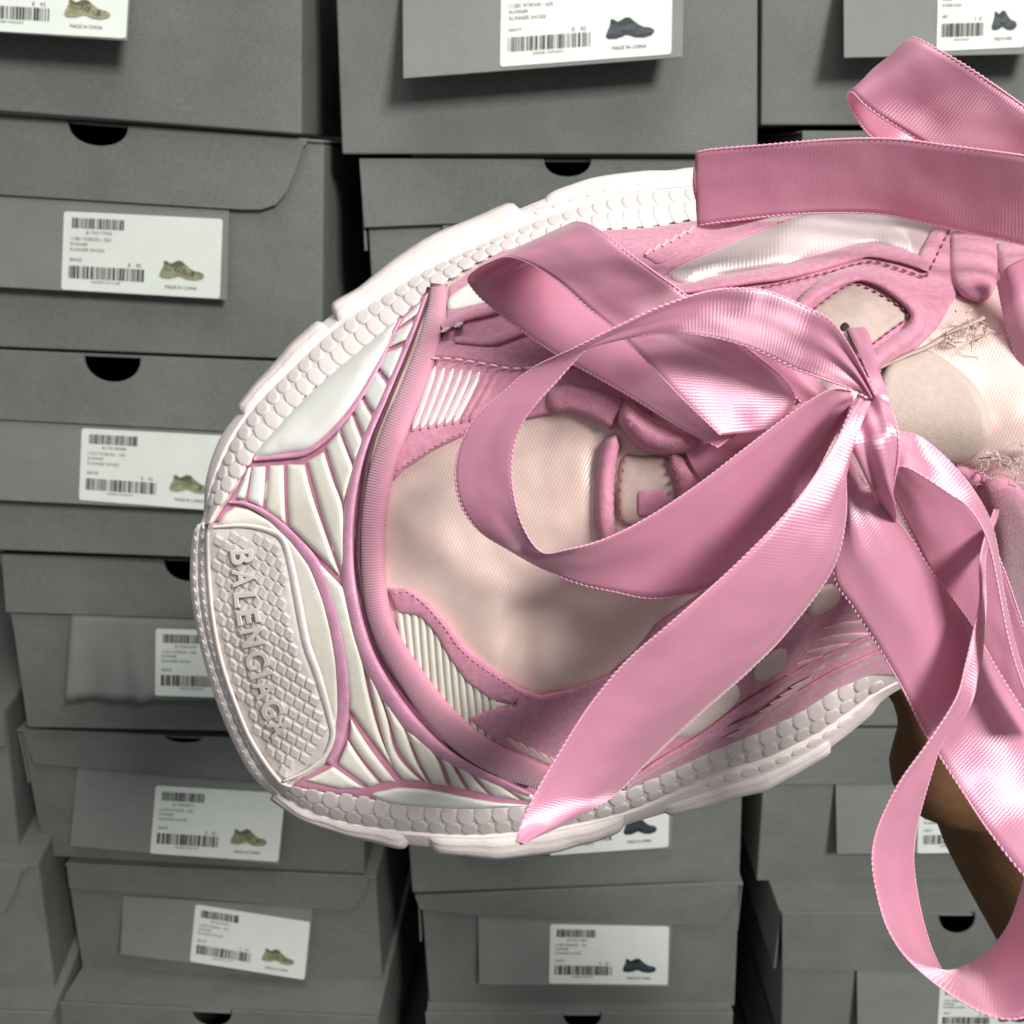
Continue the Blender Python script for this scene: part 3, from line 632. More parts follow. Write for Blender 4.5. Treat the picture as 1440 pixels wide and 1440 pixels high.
vv, ff = tri(poly, pts)
hh = H(vv) + dents(vv) + np.array([.0007 * mnoise.noise(Vector((p[0] * .012, p[1] * .022, 3.1))) * .45 + .0003 * mnoise.noise(Vector((p[0] * .04, p[1] * .03, 7.7))) for p in vv]) - .0012 * np.exp(-dist_poly(poly, vv) / 8)
upper = mesh_obj('upper', P3s(vv, hh), ff, M['satin'], shoe, uvs=[(p[0] * .00014 + p[1] * .00006, p[1] * .00014) for p in vv])
upper['label'] = 'beige satin toe box and tongue under the pink overlays'

# --- honeycomb bumps on the sidewall: one shared little dome
def dome(name, R, hgt, mat, sides=6, rings=4):
    V = [(0, 0, hgt)]; Fc = []; qs = (.35, .66, .86, 1.0)
    for r in range(1, rings + 1):
        q = qs[r - 1]
        for k in range(sides * 2):
            a = math.pi * k / sides; rad = R * q * (1 if (k % 2 == 0) else .93)
            z = hgt * (1 - .30 * q ** 2.2) if r < rings else -hgt * .8
            V.append((rad * math.cos(a), rad * math.sin(a), z))
    m_ = sides * 2
    for k in range(m_): Fc.append((0, 1 + k, 1 + (k + 1) % m_))
    for r in range(rings - 1):
        for k in range(m_): Fc.append((1 + r * m_ + k, 1 + (r + 1) * m_ + k, 1 + (r + 1) * m_ + (k + 1) % m_, 1 + r * m_ + (k + 1) % m_))
    me = bpy.data.meshes.new(name); me.from_pydata(V, [], Fc); me.update()
    me.polygons.foreach_set('use_smooth', [True] * len(me.polygons)); me.materials.append(mat); return me
dome_me = dome('honeycomb_bump', 1.0, .30, M['rubber'])
def place(me, name, parent, pos, nrm, tan, scale):
    b = nrm.cross(tan).normalized(); t = b.cross(nrm)
    o = bpy.data.objects.new(name, me); COL.objects.link(o)
    mx = Matrix((t * scale[0], b * scale[1], nrm * scale[2])).transposed().to_4x4(); mx.translation = pos
    o.matrix_basis = mx; setpar(o, parent); return o
def arc_positions(t0, t1, wv, pitch):
    out = []; t = t0; acc = pitch * .5; last = S3(t0, wv)
    while t < t1:
        t += .35; p = S3(t, wv); acc += (p - last).length; last = p
        if acc >= pitch: out.append(t); acc = 0
    return out
tU0 = stpar(nT) + 4; tU1 = stpar(nT + 12) + 6
def bump_row(t0, t1, wv, pitch, size, shift, flat=1.0):
    for q in arc_positions(t0 + shift, t1, wv, pitch):
        n_, tn = S3n(q, wv); jit = random.uniform(.94, 1.05)
        Lb = (S3(q, 2.0) - S3(q, 1.0)).length if wv > 1 else (S3(q, 1.0) - S3(q, 0.0)).length * .55
        place(dome_me, 'honeycomb_bump', sole, S3(q, wv) + n_ * .00012, n_, tn, (pitch * .535 * jit, Lb * .275 * jit, .00080 * flat * size / .0018))
bump_row(tU0 + 6, tU1, 1.27, .0030, .00185, 0); bump_row(tU0 + 9, tU1, 1.76, .0030, .00178, 1.5)
bump_row(stpar(nT + 9.3), tU1, .62, .0036, .0019, 0)
tL1 = stpar(stations - 1) - 2; tL0 = stpar(stations - 15)
bump_row(tL0, stpar(stations - 8.0), 1.27, .0035, .0019, 0); bump_row(stpar(stations - 8.0), tL1 - 4, 1.27, .0033, .0019, 0, .6); bump_row(stpar(stations - 8.0), tL1 - 6, 1.76, .0033, .0019, 1.6, .6); bump_row(tL0, stpar(stations - 8.0), 1.76, .0035, .0018, 1.6)
bump_row(stpar(stations - 14), stpar(stations - 10.6), .72, .0036, .0018, 3)
# tread lugs wrapping up from below
def lug(t0, t1, w0, w1, th, out=0):
    nT_, nW = max(int((t1 - t0) / 2.0), 6), 7
    V, Fc = [], []
    for i in range(nT_ + 1):
        for k in range(nW + 1):
            u = i / nT_; v = k / nW; t = t0 + (t1 - t0) * u; wv = w0 + (w1 - w0) * v
            n_, _ = S3n(t, max(wv, 0.02)); eu = min(1, min(u, 1 - u) * nT_ / 2.2); ev = min(1, min(v, 1 - v) * nW / 2.0)
            f = math.sqrt(max(0, 1 - (1 - eu) ** 2)) * math.sqrt(max(0, 1 - (1 - ev) ** 2))
            p = S3(t, max(wv, 0)); i0 = int(t) % NR
            dirv = Vector(((RO[i0][0] - RC[i0][0]), (RO[i0][1] - RC[i0][1]))).normalized()
            p = p + (RGT * dirv.x - UPV * dirv.y) * out * f * (1 - v) + n_ * ((th + .0005 * mnoise.noise(p * 160) + .00025 * math.sin(v * 16)) * f - .0003)
            V.append(p)
    for i in range(nT_):
        for k in range(nW):
            a = i * (nW + 1) + k; Fc.append((a, a + 1, a + nW + 2, a + nW + 1))
    return mesh_obj('tread_lug', V, Fc, M['rubber'], sole)
lug(stpar(nT + 2.7), stpar(nT + 5.02), 0, .86, .0010, .0012); lug(stpar(nT + 5.25), stpar(nT + 9.15), 0, .88, .0016, .0016)
lug(stpar(nT + 9.5), stpar(nT + 12.6), 0, .40, .0010, .0006)
lug(stpar(stations - 5.1), stpar(stations - 1.2), 0, .82, .0010, .0010); lug(stpar(stations - 9.0), stpar(stations - 5.5), 0, .80, .0012, .0012)
lug(stpar(stations - 13.2), stpar(stations - 9.6), 0, .42, .0010, .0008)

# --- toe bumper with diamond pads and raised lettering
bump_poly = [(294, 742), (318, 740), (344, 739), (375, 745), (395, 757), (404, 778), (410, 800), (420, 850), (432, 907), (447, 950), (465, 1012), (468, 1036), (456, 1064),
             (430, 1084), (398, 1098), (372, 1066), (350, 1033), (330, 985), (313, 940), (300, 880), (293, 820), (292, 780)]
bumper = panel('toe_bumper', bump_poly, M['rubberd'], t=.0016, edge=14, step=7)
bumper['label'] = 'pearl grey rubber toe bumper with raised diamonds and brand lettering'
strip('bumper_ridge', [(292, 744), (293, 800), (299, 868), (311, 930), (329, 985), (350, 1036), (376, 1078), (394, 1100)], 9, M['rubber'], bumper, t=.0020, base=.0008)
strip('bumper_rim', [(300, 741), (344, 739), (378, 746), (397, 758), (408, 790), (419, 845), (431, 905), (447, 950), (464, 1010), (468, 1036), (456, 1065), (430, 1085), (398, 1099)],
      [5, 7, 9, 11, 13, 14, 14, 14, 13, 11, 9, 7, 5], M['rubber'], bumper, t=.0012, base=.0010)
pm = bpy.data.meshes.new('bumper_pad')
q1, q2 = .92, .70
pm.from_pydata([(q1, 0, -.25), (0, q1, -.25), (-q1, 0, -.25), (0, -q1, -.25), (q2, 0, .3), (0, q2, .3), (-q2, 0, .3), (0, -q2, .3)], [],
               [(4, 5, 6, 7), (0, 1, 5, 4), (1, 2, 6, 5), (2, 3, 7, 6), (3, 0, 4, 7)]); pm.update(); pm.materials.append(M['rubberd'])
def surf_frame(px, py, base):
    e = 3.0; q = np.array([(px, py), (px + e, py), (px, py - e)]); h = H(q) + base
    p0, p1, p2 = (P3(q[i][0], q[i][1], h[i]) for i in range(3))
    x = (p1 - p0).normalized(); n_ = x.cross(p2 - p0).normalized()
    return p0, n_, x
bp = smooth_closed(bump_poly, 6)
cand = []
ang = math.radians(-14); ca, sa = math.cos(ang), math.sin(ang); cell = 15.5
for i in range(-40, 41):
    for j in range(-60, 61):
        u, v = (i + j) * cell * .70, (j - i) * cell * .70
        cand.append((380 + u * ca - v * sa, 910 + u * sa + v * ca))
cand = np.array(cand); k_ = inside(bp, cand); cand = cand[k_]; cand = cand[dist_poly(bp, cand) > 11]
for p in cand[:300]:
    pos, n_, x = surf_frame(p[0], p[1], .0015)
    x = (Matrix.Rotation(-ang, 3, n_) @ x)
    sc = cell * .70 * (D0 - .02) / F
    place(pm, 'bumper_pad', bumper, pos, n_, x, (sc * .97, sc * 1.12, .0022))
# the pads between ridge and silhouette
for row, off in ((.55, 0), (1.45, 4)):
    for q in arc_positions(6 + off, stpar(nT) - 8, row, .0026):
        n_, tn = S3n(q, row); place(pm, 'bumper_pad', bumper, S3(q, row), n_, tn, (.0011, .0011, .0009))
# letters: each one its own mesh, standing on the bumper along a curved baseline
base_line = crom([(322, 762), (325, 800), (329, 850), (338, 900), (350, 950), (366, 1000), (386, 1050)], 400)
bl_d = np.r_[0, np.cumsum(np.linalg.norm(np.diff(base_line, axis=0), axis=1))]
slots = [(12, 34), (39, 65), (72, 94), (98, 120), (126, 152), (159, 185), (191, 198), (203, 229), (233, 259), (263, 287)]
for ch, (s0, s1) in zip('BALENCIAGA', slots):
    c = bpy.data.curves.new('letter', 'FONT'); c.body = ch; c.resolution_u = 4; c.extrude = .08; c.bevel_depth = .03; c.bevel_resolution = 2; c.offset = .012
    o = bpy.data.objects.new('letter', c); COL.objects.link(o)
    dg = bpy.context.evaluated_depsgraph_get(); dg.update(); me = bpy.data.meshes.new_from_object(o.evaluated_get(dg))
    v = np.array([tuple(x.co) for x in me.vertices]); f = [tuple(p.vertices) for p in me.polygons]
    bpy.data.objects.remove(o); bpy.data.curves.remove(c); bpy.data.meshes.remove(me)
    v[:, 0] = (v[:, 0] - v[:, 0].min()) / (v[:, 0].max() - v[:, 0].min()); v[:, 1] = (v[:, 1] - v[:, 1].min()) / (v[:, 1].max() - v[:, 1].min())
    zz = (v[:, 2] - v[:, 2].min()) / (v[:, 2].max() - v[:, 2].min())
    s_ = s0 + (s1 - s0) * v[:, 0]
    bx = np.interp(s_, bl_d, base_line[:, 0]); by = np.interp(s_, bl_d, base_line[:, 1])
    tx = np.interp(s_, bl_d, np.gradient(base_line[:, 0])); ty = np.interp(s_, bl_d, np.gradient(base_line[:, 1])); L = np.hypot(tx, ty); tx /= L; ty /= L
    px = bx + ty * v[:, 1] * 33; py = by - tx * v[:, 1] * 33
    h = H(np.c_[px, py]) + .0018 + zz * .0018
    mesh_obj('bumper_letter', P3s(np.c_[px, py], h), f, M['letter'], bumper, smooth=False)

# --- pink bed under the cage, white pods, cream cage segments
bed_up = [(300, 735), (330, 690), (356, 644), (425, 562), (500, 498), (562, 448), (606, 402), (600, 430), (578, 490), (548, 562), (522, 632), (508, 705), (504, 775), (508, 815),
          (520, 870), (540, 925), (577, 980), (612, 1022), (664, 1073), (745, 1106), (800, 1126), (735, 1133), (650, 1134), (540, 1127), (470, 1117), (410, 1106), (456, 1066), (472, 1036),
          (466, 1012), (448, 950), (433, 907), (421, 850), (411, 800), (396, 757), (375, 743), (340, 735)]
panel('cage_bed', bed_up, M['groove'], t=.0004, edge=6, step=10, smooth_out=False, base=-.0002)
panel('bumper_collar', [(316, 722), (330, 712), (350, 716), (380, 732), (410, 760), (436, 795), (456, 842), (468, 888), (476, 938), (477, 1000), (470, 1048), (458, 1074), (430, 1092), (404, 1104), (432, 1080), (462, 1050), (466, 1012),
                        (448, 952), (432, 905), (420, 850), (410, 800), (402, 772), (392, 756), (374, 744), (344, 738), (304, 740)], M['cream'], t=.0012, edge=6, step=6, base=.0006, smooth_out=False)
panel('white_pod', [(357, 643), (390, 600), (425, 563), (462, 529), (500, 497), (540, 464), (562, 446), (556, 468), (545, 494), (527, 523), (512, 550), (495, 575), (478, 596), (462, 612), (446, 626), (430, 635), (400, 640)],
      M['whitepod'], t=.0022, edge=20, step=7, puff=.0006, base=.0006)
panel('white_pod', [(521, 1117), (545, 1110), (563, 1107), (606, 1110), (649, 1119), (700, 1128), (745, 1132), (735, 1134), (670, 1138), (606, 1136), (550, 1130)], M['whitepod'], t=.0012, edge=7, step=6, base=.0006)
strip('cage_piping', [(357, 645), (400, 641), (430, 635), (462, 611), (495, 573), (527, 521), (548, 478), (563, 447)], [8, 9, 11, 12, 11, 9, 7, 6], M['mauve'], t=.0009, base=.0011)
strip('cage_piping', [(322, 706), (347, 709), (380, 727), (412, 757), (440, 792), (460, 840), (472, 887), (480, 937), (482, 1000), (474, 1050), (462, 1074)],
      [4, 9, 13, 17, 21, 22, 22, 22, 20, 17, 10], M['mauve'], t=.0009, base=.0011)
# cream/white segments between the grooves. left edges (from top line) and right edges listed as rib lines
ribs_up = [[(345, 648), (326, 700)], [(353, 655), (345, 706)], [(377, 651), (372, 722)], [(401, 649), (404, 740), (406, 752)], [(428, 645), (455, 740), (467, 775), (480, 817)],
           [(455, 628), (482, 712), (494, 730)], [(477, 603), (497, 652), (502, 668)], [(495, 580), (507, 612), (515, 628)], [(507, 555), (520, 580), (532, 594)], [(529, 517), (545, 535), (552, 548)], [(543, 494), (568, 482), (574, 478)], [(557, 463), (590, 440)]]
top_l = crom([(340, 652), (357, 651), (400, 648), (430, 642), (458, 624), (480, 600), (501, 572), (530, 524), (549, 484), (562, 452)], 200)
def seg(a, b, mat, t=.0010, gap=1.9, name='cage_segment'):
    a = np.array(crom(a, 24)); b = np.array(crom(b, 24))
    d = (b - a); L = np.linalg.norm(d, axis=1)[:, None] + 1e-6; g = np.minimum(gap / L, .4)
    a2 = a + d * g; b2 = b - d * g
    out = np.vstack([a2[1:-1], b2[::-1][1:-1]])
    panel(name, out, mat, t=t, edge=7, step=6, smooth_out=False, estep=4, base=.0009)
seg([(350, 655), (335, 690), (330, 702)], [(354, 655), (350, 680), (345, 704)], M['whitepod'], gap=.5)
seg([(354, 654), (350, 680), (346, 705)], [(376, 652), (374, 690), (371, 718)], M['whitepod'])
seg([(377, 651), (374, 690), (372, 719)], [(401, 649), (402, 700), (404, 742)], M['cream'])
seg([(402, 648), (403, 700), (406, 743)], [(428, 645), (440, 695), (455, 740), (469, 780), (482, 818)], M['cream'])
seg([(406, 745), (436, 785), (458, 832), (472, 880), (482, 930), (488, 975), (490, 1002)], [(482, 820), (490, 850), (500, 890), (510, 925), (518, 970), (534, 1030), (563, 1102)], M['cream'])
seg([(429, 644), (442, 690), (456, 738), (484, 815)], [(455, 628), (470, 675), (484, 716), (488, 790)], M['cream'])
seg([(456, 626), (470, 670), (484, 712)], [(477, 603), (488, 632), (499, 660)], M['cream'])
seg([(478, 602), (488, 630), (499, 656)], [(495, 579), (504, 603), (513, 625)], M['cream'])
seg([(496, 577), (505, 600), (514, 620)], [(508, 556), (518, 575), (530, 592)], M['cream'])
seg([(509, 554), (519, 572), (531, 588)], [(529, 518), (538, 530), (550, 546)], M['whitepod'])
seg([(530, 516), (540, 528), (551, 542)], [(543, 495), (556, 490), (570, 484)], M['whitepod'])
seg([(544, 492), (556, 486), (571, 480)], [(556, 466), (574, 455), (590, 444)], M['whitepod'])
seg([(557, 464), (574, 452), (591, 441)], [(566, 448), (585, 430), (600, 412)], M['whitepod'])
# lower fan
seg([(489, 1037), (511, 1069), (539, 1103)], [(491, 1005), (520, 1050), (562, 1104)], M['cream'], gap=1)
seg([(472, 1074), (495, 1091), (520, 1110)], [(488, 1036), (511, 1070), (538, 1103)], M['cream'])
seg([(425, 1098), (450, 1104), (480, 1110)], [(468, 1075), (492, 1092), (517, 1110)], M['cream'])
seg([(514, 925), (522, 975), (546, 1068), (568, 1101)], [(530, 965), (545, 1010), (560, 1060), (600, 1104)], M['cream'])
seg([(531, 964), (546, 1008), (562, 1058), (602, 1104)], [(568, 1022), (585, 1068), (606, 1106)], M['cream'])
seg([(569, 1023), (587, 1068), (608, 1106)], [(600, 1040), (618, 1070), (632, 1108)], M['cream'])
seg([(602, 1041), (620, 1070), (635, 1109)], [(627, 1062), (640, 1080), (658, 1113)], M['cream'])
seg([(629, 1064), (642, 1080), (661, 1114)], [(660, 1084), (672, 1100), (690, 1120)], M['cream'])
seg([(662, 1085), (674, 1100), (693, 1121)], [(700, 1101), (715, 1112), (735, 1127)], M['cream'])
seg([(702, 1102), (716, 1112), (738, 1127)], [(740, 1113), (752, 1118), (768, 1127)], M['cream'])
# glossy mauve trim, painted groove shade, rim band
strip('mauve_trim', [(600, 412), (583, 458), (566, 500), (540, 560), (514, 620), (499, 672), (490, 730), (489, 790), (494, 840), (505, 890), (522, 935), (552, 985), (585, 1025), (625, 1060), (680, 1090), (745, 1118)],
      [7, 9, 10, 12, 13, 15, 17, 18, 20, 22, 24, 24, 22, 18, 14, 9], M['mauve'], t=.0013, base=.0010)
strip('seam', [(604, 404), (598, 425), (576, 487), (546, 562), (521, 630), (508, 705), (503, 775), (506, 815), (518, 870), (538, 925), (575, 980), (610, 1022), (660, 1070), (743, 1105)], 8, M['maroon'], t=.0010, base=.0008)  # dark strip painting the shade and dark edge of the groove
strip('rim_band', [(617, 399), (613, 440), (599, 495), (579, 550), (559, 600), (541, 650), (529, 700), (524, 760), (526, 820), (534, 870), (550, 908), (578, 953), (614, 1002), (657, 1043), (702, 1070), (762, 1092), (835, 1106)],
      [24, 30, 34, 36, 38, 38, 38, 37, 37, 38, 41, 45, 47, 48, 46, 36, 16], M['suedeknit'], t=.0026, base=.0004, K=13)
# --- suede overlays
panel('side_overlay', [(632, 402), (704, 352), (760, 340), (842, 324), (914, 320), (985, 309), (1080, 312), (1120, 306), (1056, 330), (960, 372), (934, 388), (966, 402), (1060, 394), (1150, 372), (1222, 354), (1300, 372), (1326, 318), (1342, 330), (1346, 415), (1318, 462), (1290, 490), (1236, 516), (1190, 500),
                       (1130, 475), (1040, 500), (955, 560), (900, 590), (857, 604), (843, 594), (816, 582), (789, 579), (748, 588), (700, 596), (652, 613), (612, 632), (572, 658), (548, 682), (556, 640), (576, 605), (596, 555), (612, 510), (626, 460)],
      M['suede'], t=.0014, edge=5, step=10, smooth_out=False)
panel('wave_overlay', [(544, 826), (572, 826), (601, 845), (630, 877), (655, 910), (702, 946), (730, 966), (760, 977), (810, 966), (861, 945), (900, 910), (926, 876), (1000, 825), (1100, 800), (1180, 790), (1260, 800), (1310, 880), (1330, 950),
                       (1225, 950), (1176, 970), (1130, 1000), (1074, 1028), (1000, 1058), (950, 1082), (880, 1112), (830, 1098), (755, 1078), (700, 1046), (655, 1010), (690, 996), (725, 990), (690, 985), (655, 960), (630, 925), (610, 890), (590, 868), (556, 862)],
      M['suede'], t=.0016, edge=5, step=10, smooth_out=False)
stitches('overlay_stitching', [(556, 834), (574, 833), (598, 851), (626, 883), (652, 917), (700, 953), (758, 984), (812, 973), (862, 952), (900, 918)], M['suede'], shoe, gap=9, length=6, width=2.4, base=.0015)
stitches('overlay_stitching', [(560, 660), (578, 648), (615, 626), (652, 607), (700, 590)], M['suede'], shoe, gap=9, length=6, width=2.4, base=.0013)
panel('ribbed_insert', [(552, 858), (585, 864), (612, 890), (640, 935), (672, 975), (715, 992), (660, 1010), (625, 985), (590, 935), (565, 895)], M['cream'], t=.0004, edge=6, step=9)
wl_ = np.array([(550, 858), (590, 866), (610, 888), (630, 922), (655, 958), (700, 986)]); rl_ = np.array([(550, 872), (576, 918), (612, 972), (650, 1012), (700, 1044)])
for x in range(560, 696, 11):      # fine upright ribs of the cream insert, ends tucked under the overlays
    y0 = np.interp(x, wl_[:, 0], wl_[:, 1]) - 5; y1 = np.interp(x + 7, rl_[:, 0], rl_[:, 1]) + 6
    strip('insert_rib', [(x, y0), (x + 3.5, (y0 + y1) / 2), (x + 8, y1)], 10.5, M['cream'], t=.0009, base=.0002, step=5, K=7)
# grooved light ribs beside the rim band
for k in range(8):
    f = k / 7; x0 = 612 + 88 * f; y0 = 514 + 8 * f; x1 = 580 + 80 * f; y1 = 606 - 14 * f
    strip('overlay_rib', [(x0, y0), ((x0 + x1) / 2 + 1, (y0 + y1) / 2), (x1, y1)], 10.5, M['wsatin' if k < 6 else 'suede'], t=.0008, base=.0011, step=6, K=9, taper=True)
panel('stitched_strap', [(608, 494), (624, 478), (660, 482), (720, 490), (800, 505), (800, 522), (740, 522), (690, 514), (640, 506), (606, 504)], M['suede'], t=.0012, edge=7, step=8, base=.0008)
stitches('strap_stitching', [(612, 504), (640, 505), (690, 513), (720, 518), (760, 516)], M['thread'], shoe, gap=16, length=13, width=3.4, base=.0022)
panel('mesh_window', [(632, 418), (656, 400), (672, 396), (690, 420), (676, 428), (640, 436), (630, 436)], M['whitepod'], t=.0006, edge=5, step=7, base=.0012)
strip('strap_fold', [(622, 462), (650, 446), (690, 436), (720, 428)], [16, 18, 18, 14], M['suede'], t=.0022, base=.0010)
for (x, y) in ((626, 464), (645, 457)): strip('pearl_bead', [(x - 6, y + 3), (x, y), (x + 6, y - 3)], 8, M['rubber'], t=.0022, base=.0026, step=3, K=7, taper=True)
strip('strap_fold', [(640, 478), (690, 478), (740, 462)], [12, 20, 18], M['suede'], t=.0018, base=.0010)
# laced strip near the far rim
panel('lace_strip', [(900, 356), (938, 332), (978, 314), (990, 322), (975, 345), (930, 372), (912, 366)], M['suede'], t=.0018, edge=8, step=6, base=.0006)
for k in range(6):
    x = 908 + k * 12; y = 358 - k * 6.2; strip('lace_stitch', [(x, y), (x + 8, y - 9)], 4.5, M['thread'], t=.001, base=.0022, step=3, K=5, smooth_line=False)
# white satin side window and padded piping
panel('satin_window', [(936, 386), (960, 369), (1008, 348), (1055, 328), (1121, 305), (1211, 290), (1260, 294), (1314, 310), (1290, 356), (1262, 352), (1222, 343), (1165, 356), (1113, 371), (1016, 387), (966, 401)],
      M['wsatin'], t=.0010, edge=18, step=8, puff=.0018)
strip('eyestay_piping', [(930, 412), (1000, 400), (1055, 391), (1100, 384), (1159, 368), (1200, 356), (1223, 352), (1265, 360), (1302, 373)], [14, 18, 20, 22, 24, 25, 25, 24, 20], M['suede'], t=.0032, base=.0006)
strip('eyestay_piping', [(1296, 378), (1308, 352), (1324, 318)], 24, M['suede'], t=.0026, base=.0008)
stitches('piping_stitching', [(1062, 406), (1100, 398), (1160, 384), (1222, 368), (1262, 377), (1296, 388)], M['seamthread'], shoe, gap=13, length=9, width=3, base=.0022)
stitches('piping_stitching', [(1304, 386), (1318, 358), (1334, 326)], M['seamthread'], shoe, gap=12, length=8, width=3, base=.0022)
panel('eyelet_patch', [(1130, 440), (1147, 428), (1183, 404), (1206, 398), (1242, 414), (1272, 434), (1277, 448), (1251, 468), (1228, 486), (1199, 500), (1150, 480)], M['eyelet'], t=.0016, edge=8, step=7, base=.0004)
strip('eyelet_loop', [(1118, 440), (1140, 416), (1166, 398), (1190, 388), (1213, 385), (1240, 394), (1264, 410), (1284, 428), (1292, 446), (1284, 466), (1262, 484), (1238, 502), (1216, 520)], [20, 22, 25, 26, 26, 26, 26, 27, 28, 28, 30, 30, 26],
      M['suede'], t=.0036, base=.0008)
stitches('eyelet_stitching', [(1147, 432), (1183, 406), (1206, 400), (1242, 416), (1270, 435), (1275, 447), (1251, 466), (1230, 482)], M['seamthread'], shoe, gap=12, length=7, width=3, base=.0020)
panel('eyelet_hole', [(1180, 456), (1186, 452), (1193, 455), (1196, 462), (1190, 467), (1183, 464)], M['hole'], t=.0002, edge=3, step=4, base=.0021)
panel('collar_lobe', [(1338, 326), (1370, 322), (1402, 340), (1404, 390), (1396, 415), (1383, 426), (1365, 424), (1346, 412), (1336, 390), (1334, 350)], M['suede'], t=.0036, edge=22, step=7, puff=.001)
panel('collar_lobe', [(1404, 340), (1470, 350), (1480, 400), (1420, 400), (1405, 385)], M['suede'], t=.0040, edge=30, step=8)
strip('tongue_edge', [(1232, 520), (1270, 502), (1304, 488), (1345, 464), (1385, 446)], [5, 7, 8, 9, 7], M['eyelet'], t=.0010, base=.0012)
panel('tongue_patch', [(1248, 512), (1275, 500), (1303, 492), (1336, 510), (1371, 541), (1390, 578), (1395, 612), (1382, 634), (1355, 650), (1310, 655), (1270, 640), (1245, 600), (1236, 550)], M['disc'], t=.0016, edge=9, step=8, puff=.0006, base=.0004)
panel('tongue_patch', [(1185, 590), (1205, 585), (1218, 640), (1232, 690), (1210, 690), (1192, 650)], M['wsatin'], t=.0012, edge=8, step=7)
panel('collar_piece', [(1372, 690), (1402, 668), (1440, 690), (1470, 760), (1470, 900), (1420, 920), (1396, 840), (1392, 760)], M['suede'], t=.0042, edge=22, step=9, base=.0006)
panel('collar_piece', [(1340, 655), (1380, 662), (1408, 690), (1416, 760), (1400, 800), (1380, 740), (1350, 690)], M['suede'], t=.0030, edge=16, step=8)
# heel end beyond the bow: foot opening, padded collar and heel overlay
panel('foot_lining', [(1560, 470), (1640, 380), (1760, 340), (1900, 345), (1990, 410), (1960, 500), (1860, 560), (1700, 580), (1590, 545)], M['hole'], t=.0006, edge=8, step=14, base=.0010)
strip('ankle_collar', [(1560, 470), (1640, 375), (1760, 332), (1905, 338), (2000, 410), (1968, 508), (1862, 572), (1700, 592), (1585, 552), (1558, 480)], 60, M['suede'], t=.007, base=.0006, step=10)
panel('heel_overlay', [(1480, 300), (1700, 255), (1980, 230), (2120, 290), (2150, 380), (2110, 470), (1980, 610), (1720, 720), (1440, 810), (1480, 720), (1700, 640), (1900, 590), (2010, 500), (2040, 400), (1930, 310), (1740, 300), (1560, 350)], M['suede'], t=.0016, edge=5, step=14, smooth_out=False)
# lace loop tabs on the throat
panel('lace_tab', [(872, 570), (884, 562), (905, 578), (930, 592), (960, 600), (990, 612), (985, 632), (955, 640), (925, 639), (898, 630), (880, 612), (868, 592)], M['suede'], t=.0040, edge=20, step=6, puff=.001, base=.001)
panel('throat_flap', [(770, 552), (800, 540), (845, 550), (878, 566), (866, 590), (860, 604), (842, 594), (806, 580), (776, 577)], M['suede'], t=.0022, edge=9, step=7, base=.001)
strip('throat_piping', [(864, 612), (854, 650), (850, 700), (852, 745), (858, 780)], [26, 26, 27, 27, 26], M['suede'], t=.0026, base=.0006, taper=True)
panel('logo_window', [(874, 644), (900, 640), (945, 646), (960, 690), (940, 730), (880, 740), (868, 700)], M['eyelet'], t=.0010, edge=8, step=7)
panel('logo_square', [(896, 690), (938, 688), (940, 724), (896, 728)], M['groove'], t=.0003, edge=4, step=6, smooth_out=False, base=.0011)
strip('throat_piping', [(946, 640), (962, 668), (966, 700), (955, 735)], [30, 34, 34, 30], M['suede'], t=.0022, base=.0006, taper=True)
stitches('throat_stitching', [(944, 648), (951, 672), (952, 700)], M['seamthread'], shoe, gap=12, length=6, width=3.4, base=.0024)
stitches('throat_stitching', [(878, 648), (872, 690), (872, 730)], M['seamthread'], shoe, gap=13, length=6, width=3, base=.0022)
# pods and streaks of the near quarter
panel('cream_pod', [(940, 1030), (980, 980), (1020, 958), (1037, 962), (1042, 978), (1034, 992), (1018, 1008), (988, 1030), (960, 1038)], M['podcream'], t=.0016, edge=12, step=6, base=.0012)
panel('cream_pod', [(1060, 940), (1080, 918), (1102, 909), (1108, 922), (1099, 942), (1076, 958), (1062, 956)], M['podcream'], t=.0016, edge=10, step=6, base=.0012)
panel('cream_pod', [(1135, 850), (1150, 828), (1170, 820), (1184, 834), (1174, 854), (1140, 868)], M['podcream'], t=.0016, edge=10, step=6, base=.0012)
for a_, b_ in (((1156, 884), (1222, 876)), ((1148, 900), (1226, 893)), ((1134, 917), (1222, 906)), ((1120, 934), (1190, 922)), ((1106, 950), (1160, 938))):
    strip('quarter_rib', [a_, ((a_[0] + b_[0]) / 2, (a_[1] + b_[1]) / 2 - 1), b_], [6, 11, 9], M['palepink'], t=.0008, base=.0013, step=6, K=9, taper=True)
strip('quarter_piping', [(880, 1104), (930, 1072), (985, 1040), (1040, 1000), (1100, 962), (1160, 928), (1230, 895)], [10, 16, 18, 18, 16, 14, 12], M['suede'], t=.0024, base=.0010)
strip('quarter_piping', [(960, 1052), (1040, 1020), (1110, 985), (1180, 945), (1260, 910)], [10, 14, 14, 14, 14], M['suede'], t=.0024, base=.0010)
for k in range(7):
    x = 1022 + k * 15; y = 1036 - k * 11.5; strip('quarter_streak', [(x, y), (x + 16, y - 5), (x + 30, y - 15)], [6, 9, 6], M['palepink'], t=.0008, base=.0028, step=5, K=7, taper=True)
for k in range(5):
    x = 712 + k * 15; y = 1036 + k * 7; strip('quarter_rib', [(x, y), (x + 16, y + 14), (x + 36, y + 26)], [7, 10, 7], M['palepink'], t=.0008, base=.0014, step=5, K=9, taper=True)
